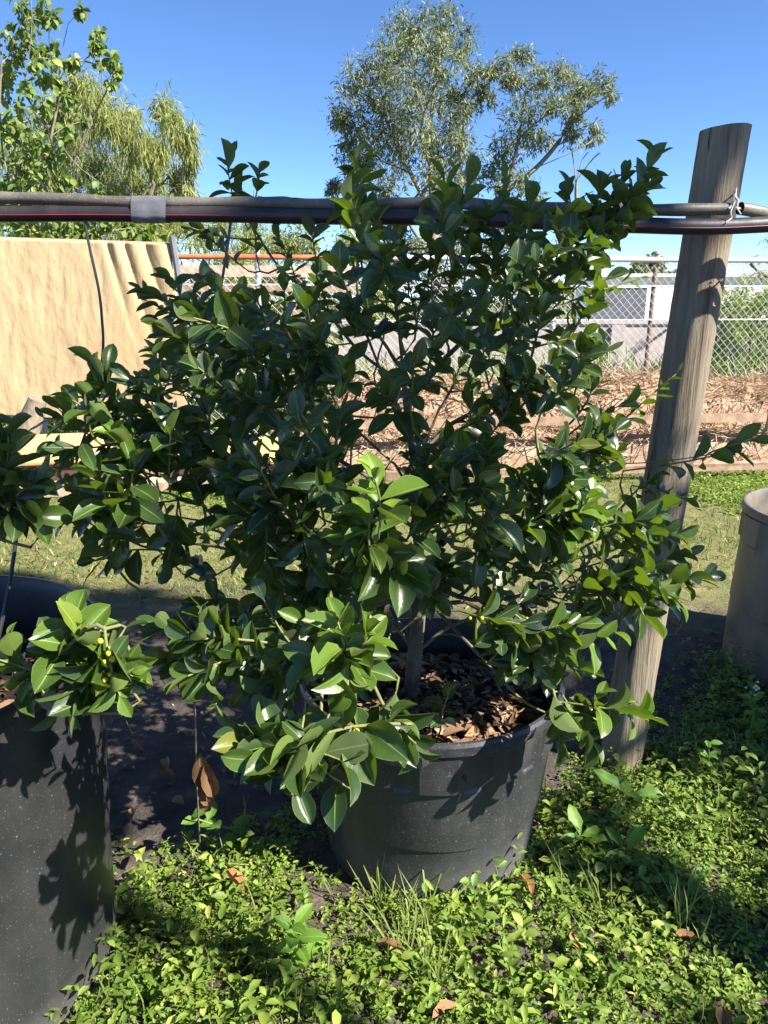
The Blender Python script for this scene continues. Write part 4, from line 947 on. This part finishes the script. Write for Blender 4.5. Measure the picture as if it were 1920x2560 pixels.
# remaining sprigs fill the crown's volume between the ones above
OUT = [(80, 1060), (190, 960), (260, 930), (350, 930), (400, 820), (360, 740), (440, 690), (560, 640), (700, 600), (850, 560), (880, 440), (930, 440), (1000, 580), (1110, 500), (1190, 480), (1300, 500), (1420, 500), (1520, 470), (1590, 480), (1570, 600), (1530, 700), (1480, 780), (1500, 900), (1480, 1000), (1540, 1080), (1560, 1200), (1680, 1260), (1720, 1400), (1720, 1480), (1560, 1500), (1480, 1570), (1440, 1660), (1300, 1690), (1180, 1600), (1060, 1480), (960, 1480), (930, 1680), (860, 1840), (700, 1900), (600, 1740), (460, 1700), (340, 1560), (420, 1500), (700, 1480), (720, 1400), (620, 1380), (400, 1370), (240, 1360), (150, 1300), (160, 1180), (90, 1100)]
HOLES = [[(930, 780), (1080, 800), (1060, 880), (960, 900)], [(780, 770), (960, 790), (960, 870), (860, 860)], [(920, 980), (1020, 1000), (1030, 1150), (940, 1150)], [(400, 1180), (560, 1190), (520, 1290), (430, 1290)], [(520, 620), (620, 610), (640, 740), (560, 720)], [(640, 660), (760, 720), (740, 810), (660, 780)], [(1180, 1060), (1320, 1080), (1310, 1130), (1180, 1120)], [(1180, 1440), (1300, 1420), (1320, 1500), (1180, 1520)], [(1380, 780), (1480, 740), (1500, 860), (1420, 870)], [(1360, 980), (1470, 960), (1480, 1040), (1380, 1050)], [(1060, 1000), (1160, 990), (1160, 1050), (1060, 1060)]]
def fill(n, y0, y1, size0, size1, seed, hole=True, ymode=0.0):
    rg = random.Random(seed); got = 0; pts = []
    while got < n:
        px, py = rg.uniform(60, 1760), rg.uniform(380, 1920)
        if not inpoly(px, py, OUT): continue
        if hole and any(inpoly(px, py, h) for h in HOLES): continue
        if any((px - a) ** 2 + (py - b_) ** 2 < 48 ** 2 for a, b_ in pts): continue
        pts.append((px, py)); got += 1
        # depth: a rounded crown, deepest in its middle
        u = (px - 900) / 850; v = (py - 1150) / 800; rr_ = math.sqrt(max(0.05, 1 - min(1, u * u * 0.9 + v * v * 0.8)))
        t_ = rg.uniform(y0, y1); Yc = 1.80 + t_ * rr_ * 0.62
        if py > 1500: Yc = min(Yc, 1.62)
        P = at(px, py, Yc); c0 = np.array([0.08, 1.80, P[2] * 0.6 + 0.25])
        axd = nrm((P - c0) * [1, 1, 0.6]) + np.array([rg.gauss(0, .3), rg.gauss(0, .3), 0.55 + rg.gauss(0, .35)])
        if py > 1450: axd = axd + np.array([0, -0.2, -0.6])
        bush.sprig(P, axd, rg.uniform(0.09, 0.16), rg.randint(8, 13), rg.uniform(size0, size1), max(0, rg.gauss(-0.05, 0.15)), 1.05)
fill(118, -1.0, -0.5, 0.052, 0.072, 1)
fill(105, -0.4, 0.15, 0.05, 0.068, 2)
fill(74, 0.3, 1.0, 0.048, 0.064, 3)
bush.grow(np.array([0.06, 1.8, 0.95]))
bush.finish(300, 0.0015, 0.45, 0.021)

lb0 = np.array([POT_L[0] + 0.02, POT_L[1], 0.66])
lt = [lb0, lb0 + [0.01, 0, .2], lb0 + [0, .02, .45], lb0 + [-.02, 0, .8]]
ll = [[lt[0], at(-40, 1640, 1.28), at(120, 1690, 1.15), at(250, 1700, 1.08)], [lt[2], at(-90, 1300, 1.36), at(20, 1235, 1.35)], [lt[1], at(-80, 1640, 1.2), at(-20, 1660, 1.15)]]
left = Bush('holly_bush', 'glossy holly bush with yellow berries in the tall scuffed pot', lt, ll)
SL = [(170, 1525, 100, .4, .13, 9, .085, 1.24, .65, 1.1, 0, 1), (215, 1570, 40, .4, .12, 9, .085, 1.22, .5, 1.1, 0, 2), (130, 1600, 170, .4, .12, 9, .08, 1.24, .15, 1, 0, 1), (30, 1600, 120, .2, .14, 7, .07, 1.24, .5), (0, 1650, 160, .2, .12, 6, .075, 1.22, .5), (90, 1690, 190, .3, .12, 7, .075, 1.22, .1, 1, 0, 2), (270, 1660, 60, .4, .11, 8, .08, 1.18, .15, 1, 0, 7), (330, 1680, 15, .3, .13, 7, .085, 1.18, .4, 1, 0, 4), (300, 1740, -70, .3, .11, 6, .092, 1.16, .6, 1, 0, 5), (200, 1730, 240, .4, .12, 7, .085, 1.18, .2, 1, 0, 4), (150, 1770, 220, .3, .10, 5, .075, 1.2, .05, 1, 0, 1), (240, 1620, 120, .4, .12, 8, .08, 1.22, .1, 1, 0, 2),
      (20, 1090, 75, .2, .14, 9, .08, 1.34, .1), (95, 1200, 40, .3, .14, 10, .08, 1.32, .1), (30, 1185, 60, .3, .12, 8, .08, 1.34, .1), (80, 1290, -15, .3, .12, 8, .085, 1.32, .25), (10, 1280, 10, .3, .12, 7, .08, 1.34, .0),
      (-120, 1100, 120, .2, .16, 9, .08, 1.36, .1), (-150, 1300, 160, .3, .16, 9, .08, 1.3, .1), (-100, 900, 100, .2, .16, 9, .08, 1.36, .1), (-250, 1000, 140, .2, .18, 9, .08, 1.36, .1), (-200, 700, 110, .2, .16, 9, .08, 1.36, .1), (-300, 1500, 200, .2, .16, 9, .08, 1.3, .1), (-150, 1560, 120, .2, .14, 8, .08, 1.3, .1)]
for q in SL:
    q = list(q) + [1.0, 0.0, 0][len(q) - 9:] if len(q) < 12 else list(q)
    px, py, an, tw, ln, nl, sz, Yd, yg, spd, rol, nb = q[:12]
    if py > 1480: Yd -= 0.13; sz *= 0.92
    left.sprig(at(px, py, Yd), img_dir(an, tw), ln, int(nl * 1.3), sz, yg, spd, rol, nb)
left.grow(np.array([POT_L[0], POT_L[1], 0.9]), 0.05)
left.finish(110, 0.0015, 0.45, 0.0105)

# ------------------------------------------------------------------ weeds and grass on the ground
WT = [leaf_template(0.55, 0.25, 0.5, 1, 3, 2, 0.08), leaf_template(0.7, 0.15, 0.3, 0.3, 3, 2, 0.1), leaf_template(0.42, 0.35, 0.7, 1, 3, 2, 0.06), leaf_template(0.3, 0.3, 0.6, 1, 3, 2, 0.03)]
GT = [leaf_template(0.05, 0.4, 0.9, 1, 4, 1, 0.0), leaf_template(0.04, 0.3, 1.5, 1, 4, 1, 0.0), leaf_template(0.055, 0.3, 0.4, 1, 4, 1, 0.0)]
POTS = [(*POT_M, 0.285), (*POT_L, 0.375), (*POT_R, 0.37), (pb[0], pb[1], 0.08)]
def vnoise(x, y, s, seed):
    r = np.random.default_rng(seed); ph = r.random(6) * 6.28; a = r.random(6) * 6.28; f = s * r.uniform(0.6, 1.6, 6)
    return sum(np.sin((np.cos(a[i]) * x + np.sin(a[i]) * y) * f[i] + ph[i]) for i in range(6)) / 6
def ground_pts(n, x0, x1, y0, y1, dens, seed, grow=0.0):
    rg = np.random.default_rng(seed); x = rg.uniform(x0, x1, n); y = rg.uniform(y0, y1, n)
    ok = rg.random(n) < dens(x, y)
    for (cx, cy, r) in POTS: ok &= (x - cx) ** 2 + (y - cy) ** 2 > (r + grow) ** 2
    px, py, z = project(np.stack([x, y, np.zeros(n)], 1)); ok &= (px > -160) & (px < 2080) & (z > 0.3)
    return x[ok], y[ok], rg
def weeds(name, n, box, dens, seed, h, leaf, nleaf, label, T=WT, mat='weed', yprob=0.1):
    x, y, rg = ground_pts(n, *box, dens, seed)
    m = len(x); K = nleaf; hh = rg.uniform(h[0], h[1], m) * (0.35 + 1.1 * np.clip(vnoise(x, y, 6, seed) + 0.5, 0, 1.5))
    lean = rg.normal(0, 0.4, (m, 2)); tone = rg.random(m) * 0.6 + 0.25 * np.clip(vnoise(x, y, 3, seed + 1) + 0.5, 0, 1); yy = (rg.random(m) < yprob) * rg.random(m)
    tm = rg.integers(0, len(T), m); ph = rg.random(m) * 6.28
    P, D, S, A, B, Kx = [], [], [], [], [], []
    for j in range(K):
        u = (j + 0.6) / K; keep = rg.random(m) < 0.9
        p = np.stack([x + lean[:, 0] * hh * u, y + lean[:, 1] * hh * u, gz(x, y) + hh * u], 1)
        az = ph + j * 2.3 + rg.normal(0, 0.3, m); el = rg.normal(0.25, 0.35, m) + 0.5 * (u - 0.5)
        d = np.stack([np.cos(az) * np.cos(el), np.sin(az) * np.cos(el), np.sin(el)], 1)
        s_ = rg.uniform(leaf[0], leaf[1], m) * (1.1 - 0.35 * u)
        P.append(p[keep]); D.append(d[keep]); S.append(s_[keep]); A.append(np.clip(tone + rg.normal(0, .1, m), 0, 1)[keep]); B.append(np.clip(yy + rg.normal(-.05, .08, m), 0, 1)[keep]); Kx.append(tm[keep])
    P = np.vstack(P); D = np.vstack(D); k = len(P)
    o = scatter(name, T, np.concatenate(Kx), P, rand_rot(k, D, np.array([0, 0, 1.0]), 0.25), np.concatenate(S), np.concatenate(A), np.concatenate(B), M[mat])
    return tag(o, label, 'weeds', kind='stuff')
def blades(name, n, box, dens, seed, h, label, yprob=0.2, wid=1.0):
    x, y, rg = ground_pts(n, *box, dens, seed); m = len(x)
    P = np.stack([x, y, gz(x, y) - 0.004], 1); D = np.stack([rg.normal(0, .45, m), rg.normal(0, .45, m), np.ones(m)], 1)
    up = np.stack([rg.normal(0, 1, m), rg.normal(0, 1, m), np.full(m, .1)], 1)
    d = D / np.linalg.norm(D, axis=1, keepdims=True); z = up - d * np.sum(up * d, 1, keepdims=True); z /= np.linalg.norm(z, axis=1, keepdims=True)
    rot = np.stack([np.cross(d, z), d, z], 2); rot[:, :, 0] *= wid
    o = scatter(name, GT, rg.integers(0, 3, m), P, rot, rg.uniform(h[0], h[1], m), np.clip(rg.random(m) * .7 + .3 * vnoise(x, y, 2, seed), 0, 1), (rg.random(m) < yprob) * rg.random(m), M['grass'])
    return tag(o, label, 'grass', kind='stuff')
def front(x, y):                          # weedy foreground, thinning onto the bare soil
    e = 2.15 + 0.75 * np.clip((x - 0.5) / 0.8, 0, 1) - 0.28 * np.clip((-x - 0.0) / 0.5, 0, 1) + 0.22 * vnoise(x, y, 4, 5)
    d = np.clip((e - y) / 0.3, 0, 1)
    bare = np.clip((vnoise(x, y, 7, 9) + 0.42) * 2.4, 0.12, 1)
    return d * bare
weeds('ground_weeds', 30000, (-1.6, 2.2, 0.95, 3.1), front, 1, (0.010, 0.06), (0.009, 0.023), 7, 'low green weeds covering the ground in front of the pots')
weeds('ground_weeds', 2400, (-1.6, 2.4, 0.95, 3.2), front, 2, (0.04, 0.13), (0.025, 0.05), 8, 'taller broad-leaved weeds standing up from the ground cover', T=WT[:1] + WT[2:], yprob=0.25)
blades('grass_blades', 8500, (-1.5, 2.3, 0.95, 3.1), lambda x, y: front(x, y) * np.clip(vnoise(x, y, 5, 12) * 1.8 + 0.45, 0.08, 1), 3, (0.03, 0.13), 'thin grass blades growing among the foreground weeds', 0.4, 0.7)
blades('lawn_grass', 62000, (-4.6, 4.8, 2.7, 6.2), lambda x, y: np.clip((y - 3.05 - 0.25 * np.clip(x, 0, 2) + 0.6 * vnoise(x, y, 2, 3)) / 0.6, 0, 1) * np.clip(vnoise(x, y, 3, 14) * 1.5 + 0.75, 0.25, 1), 4, (0.02, 0.06), 'short patchy lawn grass between the pots and the fence', 0.35, 2.2)
weeds('lawn_weeds', 12000, (-4.6, 4.8, 4.4, 6.25), lambda x, y: np.clip((vnoise(x, y, 2.2, 22) - 0.02) * 4, 0, 1), 5, (0.02, 0.10), (0.02, 0.045), 6, 'bright green weed patches at the edge of the lawn', yprob=0.3)
blades('soil_grass', 1800, (-2.2, 2.8, 2.2, 4.0), lambda x, y: np.clip(vnoise(x, y, 4, 32) * 1.5 + .3, 0, 1), 6, (0.02, 0.08), 'sparse dry grass on the dark bare soil', 0.7)
blades('tall_field_grass', 16000, (-6, 8, 7.5, 11.5), lambda x, y: np.clip(0.6 + vnoise(x, y, 2, 41), 0.1, 1), 7, (0.35, 0.95), 'tall unmown grass in the field behind the fence', 0.3, 0.55)
weeds('field_weeds', 4200, (-6, 8, 7.5, 11), lambda x, y: np.clip(0.4 + vnoise(x, y, 2, 42), 0.05, 1), 8, (0.25, 0.85), (0.05, 0.12), 9, 'rank green weeds in the field behind the fence', yprob=0.3)
x, y, rg_ = ground_pts(2600, -2.4, 3.0, 1.9, 4.3, lambda x, y: np.clip(0.5 + vnoise(x, y, 3, 55) * 1.2, 0.05, 1), 56); k_ = len(x)
D_ = rg_.normal(0, 1, (k_, 3)) * [1, 1, .12]
tag(scatter('leaf_litter', CHIP, rg_.integers(0, 3, k_), np.stack([x, y, gz(x, y) + 0.006], 1), rand_rot(k_, D_, np.array([0, 0, 1.0]), .3), rg_.uniform(.012, .045, k_), rg_.random(k_), (rg_.random(k_) < .2) * .9, M['chip']), 'dry leaf crumbs and bark scattered on the dark soil', 'litter', kind='stuff')
# single weeds that stand out
def leafy_weed(name, stem, n, size, label, mat='broad', young=0.4, spread=1.0, T=None, cat='weed', r=0.0022, flower=0, group=None):
    T = T or WT[:1]
    root = empty(name, (stem[0][0], stem[0][1], 0), label, cat, group)
    s = Skel(); s.path(stem, -1, 6); s.load[-1] = 1; P = s.p
    rad = np.linspace(r, r * 0.5, len(P)); link('stem', s.mesh('stem', rad, None, 6), M['weed_stem'], root)
    mes = []
    for (V, Fq, UV) in T:
        me = mesh_np('leaf', V, Fq, True, UV); me.materials.append(M[mat]); mes.append(me)
    inv = Matrix.Translation(root.location).inverted(); ph = random.random() * 6
    for j in range(n):
        u = 0.25 + 0.75 * (j + 0.5) / n; p = P[min(len(P) - 1, int(u * (len(P) - 1)))]
        az = ph + j * 2.4; el = 0.15 + 0.5 * u + random.gauss(0, .2)
        d = np.array([math.cos(az) * math.cos(el), math.sin(az) * math.cos(el), math.sin(el)])
        d = nrm(d * spread + np.array([0, -0.15, 0]))
        o = bpy.data.objects.new('leaf', random.choice(mes)); C.objects.link(o); o.parent = root; o.matrix_parent_inverse = inv
        A = np.eye(4); A[:3, :3] = frame(d, np.array([0.1, -0.35, 0.9])) * size * random.uniform(.75, 1.15); A[:3, 3] = p; o.matrix_basis = Matrix(A.tolist()); o.color = (random.random() * .8, young * random.uniform(.5, 1.2), 0, 1)
    for j in range(flower):
        b = MB(); c = P[-1] + RNG.normal(0, .012, 3); b.lathe([(0.0005, 0), (.004, .002), (.0035, .006), (.0005, .008)], 7, c); b.build('flower', M['white_rail'], root)
    return root
M['weed_stem'] = simple('weed_stem', (0.13, 0.18, 0.05), 0.6)
LW = [leaf_template(0.5, 0.2, 0.35, 1, 7, 4, 0.1, 0.2, -0.2, 0.6, 1), leaf_template(0.44, 0.25, 0.6, 1, 7, 4, 0.12, 0.3, -0.2, 0.8, 2)]
LR = [leaf_template(0.36, 0.2, 0.5, 0.6, 7, 4, 0.15, 0.9, 0.4, 0.3, 3), leaf_template(0.4, 0.1, 0.3, 0.5, 7, 4, 0.12, 1.0, 0.5, 0.3, 4)]
def up(px, py, h): g0 = gnd(px, py); return [g0, g0 + [0.005, 0.0, h * .5], g0 + [-0.01, -0.01, h]]
leafy_weed('leafy_weed', up(745, 2440, 0.16), 13, 0.062, 'upright bright green weed with oval leaves in front of the ribbed pot', T=LW, young=.45)
g0 = gnd(660, 2165); leafy_weed('leafy_weed', [g0, at(600, 2085, 1.72), at(530, 2060, 1.66), at(470, 2040, 1.64)], 8, 0.07, 'sprawling pale-stemmed weed with limp leaves between the two pots', T=LW, young=.35, r=0.004)
leafy_weed('leafy_weed', up(1070, 2300, 0.09), 6, 0.032, 'small pointed-leaf weed against the front of the ribbed pot', T=LW, young=.6)
leafy_weed('leafy_weed', up(1180, 2290, 0.12), 6, 0.036, 'thin two-leaved weed climbing against the ribbed pot', T=LW, young=.7)
leafy_weed('leafy_weed', up(1235, 2240, 0.13), 6, 0.036, 'thin weed with narrow pointed leaves at the ribbed pot\'s sunny edge', T=LW, young=.6)
leafy_weed('leafy_weed', up(290, 2290, 0.12), 7, 0.04, 'small weed growing at the foot of the tall scuffed pot', T=LW, young=.5)
leafy_weed('leafy_weed', up(1700, 2230, 0.05), 8, 0.085, 'rosette weed with long wavy leaves on the sunny ground', T=LR, young=.5, spread=.8)
leafy_weed('leafy_weed', up(1560, 2160, 0.05), 9, 0.09, 'broad pale rosette weed beside the wooden post', T=LR, young=.55, spread=.8)
leafy_weed('leafy_weed', up(1450, 2120, 0.05), 8, 0.085, 'broad rosette weed right of the ribbed pot', T=LR, young=.6, spread=.8)
leafy_weed('leafy_weed', up(1560, 2030, 0.08), 6, 0.10, 'large-leaved dark weed near the post foot', T=LR, young=.1, spread=.8)
leafy_weed('leafy_weed', up(1870, 1850, 0.2), 14, 0.055, 'leafy weed with tiny pale flowers beside the dusty pot', T=LW, young=.1, flower=9)
leafy_weed('leafy_weed', up(1760, 1960, 0.16), 10, 0.045, 'upright weed with pale tip in the shade of the dusty pot', T=LW, young=.3)
for i, (px, py) in enumerate(((1000, 2420), (1060, 2330), (1090, 2480), (1500, 2300), (1690, 2330), (960, 2290))):
    g0 = gnd(px, py); n = 22; rg = np.random.default_rng(60 + i)
    P = np.tile(g0, (n, 1)) + rg.normal(0, .012, (n, 3)) * [1, 1, 0]; D = np.stack([rg.normal(0, .4, n), rg.normal(0, .4, n), np.ones(n)], 1)
    o = scatter('grass_tuft', GT, rg.integers(0, 3, n), P, rand_rot(n, D, np.array([0, -1, .3]), .6) * np.array([.5, 1, 1]), rg.uniform(.08, .19, n), rg.random(n) * .6 + .3, rg.random(n) * .2, M['grass'])
    tag(o, ('long grass clump on open sunlit weeds before the ribbed pot', 'long grass clump touching the ribbed pot\'s front', 'long grass clump farthest out from the ribbed pot beside a dead leaf', 'long grass clump by the broad rosette weed', 'long grass clump beside the long-leaved wavy rosette', 'long grass clump at the ribbed pot\'s shaded front edge')[i], 'grass', 'long grass clumps in the foreground')
# fallen dead leaves
dts = []
for i in range(4):
    V, Fq, UV = leaf_template(0.42, 0.3 + .2 * i, 0.6 - .4 * i, 1, 6, 4, 0.08, 0.8, 0.1, 0, 70 + i); me = mesh_np('dead_leaf', V, Fq, True, UV); me.materials.append(M['dead']); dts.append(me)
DL = [(1020, 2400, .9), (1430, 2335, .7), (1680, 2330, .5), (660, 2470, .5), (610, 2240, .3), (1330, 2250, .4), (640, 2560, .4), (1860, 2060, .3), (1150, 2520, .3), (1820, 2500, .3), (920, 2100, .2)]
DS = [(440, 1960, .5), (420, 1930, .3), (460, 2010, .4), (380, 1790, .6), (500, 1800, .3), (640, 1880, .4), (1540, 1530, .5), (1490, 1545, .4), (1740, 1460, .3), (360, 1880, .3), (560, 1960, .4), (700, 1790, .5), (470, 1850, .3), (330, 2010, .3), (1620, 1600, .2), (1680, 1560, .2)]
for lst, lab, grp in ((DL, 'curled brown dead leaf lying among the green weeds', 'dead leaves among the weeds'), (DS, 'brown dead leaf lying on the dark bare soil', 'dead leaves on the bare soil')):
    for (px, py, yv) in lst:
        if any((gnd(px, py)[0] - a_) ** 2 + (gnd(px, py)[1] - b_) ** 2 < (r_ + .05) ** 2 for a_, b_, r_ in POTS): continue
        g0 = gnd(px, py, 0.02 if lst is DS else 0.035); g0[2] = float(gz(g0[0], g0[1])) + (0.012 if lst is DS else 0.03)
        o = bpy.data.objects.new('dead_leaf', random.choice(dts)); C.objects.link(o)
        a = random.random() * 6.28; A = np.eye(4); A[:3, :3] = frame(np.array([math.cos(a), math.sin(a), random.uniform(-.2, .25)]), np.array([random.gauss(0, .4), random.gauss(0, .4), 1.0])) * random.uniform(.05, .075); A[:3, 3] = g0
        o.matrix_basis = Matrix(A.tolist()); o.color = (random.random(), yv, 0, 1); tag(o, lab, 'dead leaf', grp)
# withered hanging leaves between the pots
b_root = empty('withered_stem', gnd(500, 2120), 'dry stem with brown withered hanging leaves between the two big pots', 'dead plant')
P = [gnd(500, 2120), at(492, 1960, 1.55), at(488, 1800, 1.5), at(484, 1700, 1.46)]
s = Skel(); s.path(P, -1, 6); link('stem', s.mesh('stem', np.full(len(s.p), 0.0025), None, 6), M['tree_bark'], b_root)
inv = Matrix.Translation(b_root.location).inverted()
for (px, py, sz, dx) in ((500, 1880, .10, .02), (515, 1900, .09, .12), (505, 1940, .085, .15), (512, 1980, .07, -.02)):
    o = bpy.data.objects.new('leaf', random.choice(dts)); C.objects.link(o); o.parent = b_root; o.matrix_parent_inverse = inv
    A = np.eye(4); A[:3, :3] = frame(np.array([dx, -.1, -1.0]), np.array([.3, -1, .2])) * sz; A[:3, 3] = at(px, py, 1.5); o.matrix_basis = Matrix(A.tolist()); o.color = (random.random() * .15, .0, 0, 1)

# ------------------------------------------------------------------ unseen shade tree behind and right of the camera, crown shaped for the dapples
LITP = []       # places kept sunlit by gaps cut into its crown: point, radius
def lit(p, r): LITP.append((np.asarray(p, float), r))
for (px, py, r) in ((400, 2575, .10), (800, 2510, .20), (990, 2410, .27), (1150, 2330, .27), (1300, 2210, .24), (1450, 2110, .24), (1600, 2150, .17), (1720, 2260, .07), (1710, 2090, .1), (1520, 1930, .08), (1850, 2420, .06), (1300, 2500, .07)): lit(gnd(px, py), r)
for (px, py, Yd, r) in ((1000, 2000, 1.45, .22), (1200, 2000, 1.46, .24), (1330, 1900, 1.6, .12), (100, 2150, 1.0, .27), (60, 2400, 1.0, .2), (140, 1900, 1.1, .17),
                        (880, 1600, 1.05, .17), (900, 1760, 1.0, .13), (700, 1930, .95, .18), (480, 1690, 1.1, .13), (190, 1590, 1.12, .17), (300, 1790, 1.05, .13), (560, 1640, 1.1, .09),
                        (940, 1270, 1.18, .075), (880, 1370, 1.2, .08), (1510, 1280, 1.45, .09), (1440, 1340, 1.45, .06), (1530, 1590, 1.38, .12), (1600, 1790, 1.38, .14), (1470, 1860, 1.38, .11), (1640, 1530, 1.5, .07),
                        (1150, 1800, 1.6, .12), (1190, 1740, 1.8, .07),
                        (80, 500, 1.98, .12), (230, 510, 1.98, .08), (420, 520, 1.98, .07), (1660, 540, 1.98, .06), (1780, 760, 2.1, .09), (1800, 700, 2.1, .07), (1580, 1650, 2.1, .10), (1640, 1400, 2.1, .08), (1700, 1000, 2.1, .05),
                        (290, 1080, 1.4, .05), (1610, 700, 1.66, .06), (400, 960, 1.48, .04), (700, 700, 1.78, .05), (1130, 900, 1.6, .04), (1250, 1480, 1.5, .05), (1880, 1300, 2.5, .12)): lit(at(px, py, Yd), r)
for px, py, r in ((700, 1490, .3), (560, 1440, .3), (1260, 1490, .3), (1700, 1250, .5), (300, 1390, .4), (900, 1350, .5), (1350, 1300, .4), (100, 1350, .4), (1820, 1200, .5), (1700, 1400, .15), (1000, 1250, .6), (440, 1720, .07), (400, 1900, .09), (520, 1830, .05)): lit(gnd(px, py), r)
for px, py in ((0, 700), (150, 750), (300, 700), (420, 650), (100, 900), (250, 900), (350, 850)): lit(at(px, py, 6.2), .5)
e1 = nrm(np.cross(TO_SUN, [0, 0, 1])); e2 = np.cross(e1, TO_SUN)
LU = np.array([[np.dot(p, e1), np.dot(p, e2), r] for p, r in LITP])
sx, sy = 5.6, -1.2
shade = empty('shade_tree', (sx, sy, 0), 'broad shade tree outside the view, dappling the bush with shadow', 'tree')
ctr = np.array([0.25, 1.75, 0.85]); cu, cv = np.dot(ctr, e1), np.dot(ctr, e2)
sk = Skel(); sk.path([np.array([sx, sy, -0.1]), np.array([sx + .05, sy, 1.6]), np.array([sx - .1, sy + .1, 3.4]), np.array([sx, sy + .2, 5.0])], -1, 5)
rg = np.random.default_rng(77); P_ = []; cl = []
for i in range(2600):
    u, v = cu + rg.uniform(-2.0, 2.0), cv + rg.uniform(-1.5, 1.5)
    if ((u - cu) / 2.0) ** 2 + ((v - cv) / 1.45) ** 2 > 1: continue
    r = rg.uniform(0.06, 0.16)
    if np.any((LU[:, 0] - u) ** 2 + (LU[:, 1] - v) ** 2 < (LU[:, 2] + r * 0.8 + 0.035) ** 2): continue
    dist = rg.uniform(5.6, 8.4); c = u * e1 + v * e2 + TO_SUN * (dist - (0))
    cl.append((c, r))
for c, r in cl:
    m = int(26 * (r / 0.1) ** 1.6); q = rg.normal(0, 1, (m, 3)); q /= np.linalg.norm(q, axis=1, keepdims=True); P_.append(c + q * (rg.random((m, 1)) ** 0.5) * r)
for i in rg.choice(len(cl), min(len(cl), 160), False): e = sk.attach(cl[i][0], .5, .3, .02); sk.load[e] += 1
rad = sk.radii(0.008, .5); rad = rad * (0.16 / rad[0]); link('trunk', sk.mesh('trunk', rad, None, 7), M['tree_bark'], shade)
P_ = np.vstack(P_); m = len(P_); D = rg.normal(0, 1, (m, 3))
scatter('crown', LT_BROAD, rg.integers(0, 2, m), P_, rand_rot(m, D, np.array([0, 0, 1.0]), .8), rg.uniform(.06, .11, m), rg.random(m), rg.random(m) * .2, M['tree_green'], shade)
print('shade leaves', m, 'clumps', len(cl))
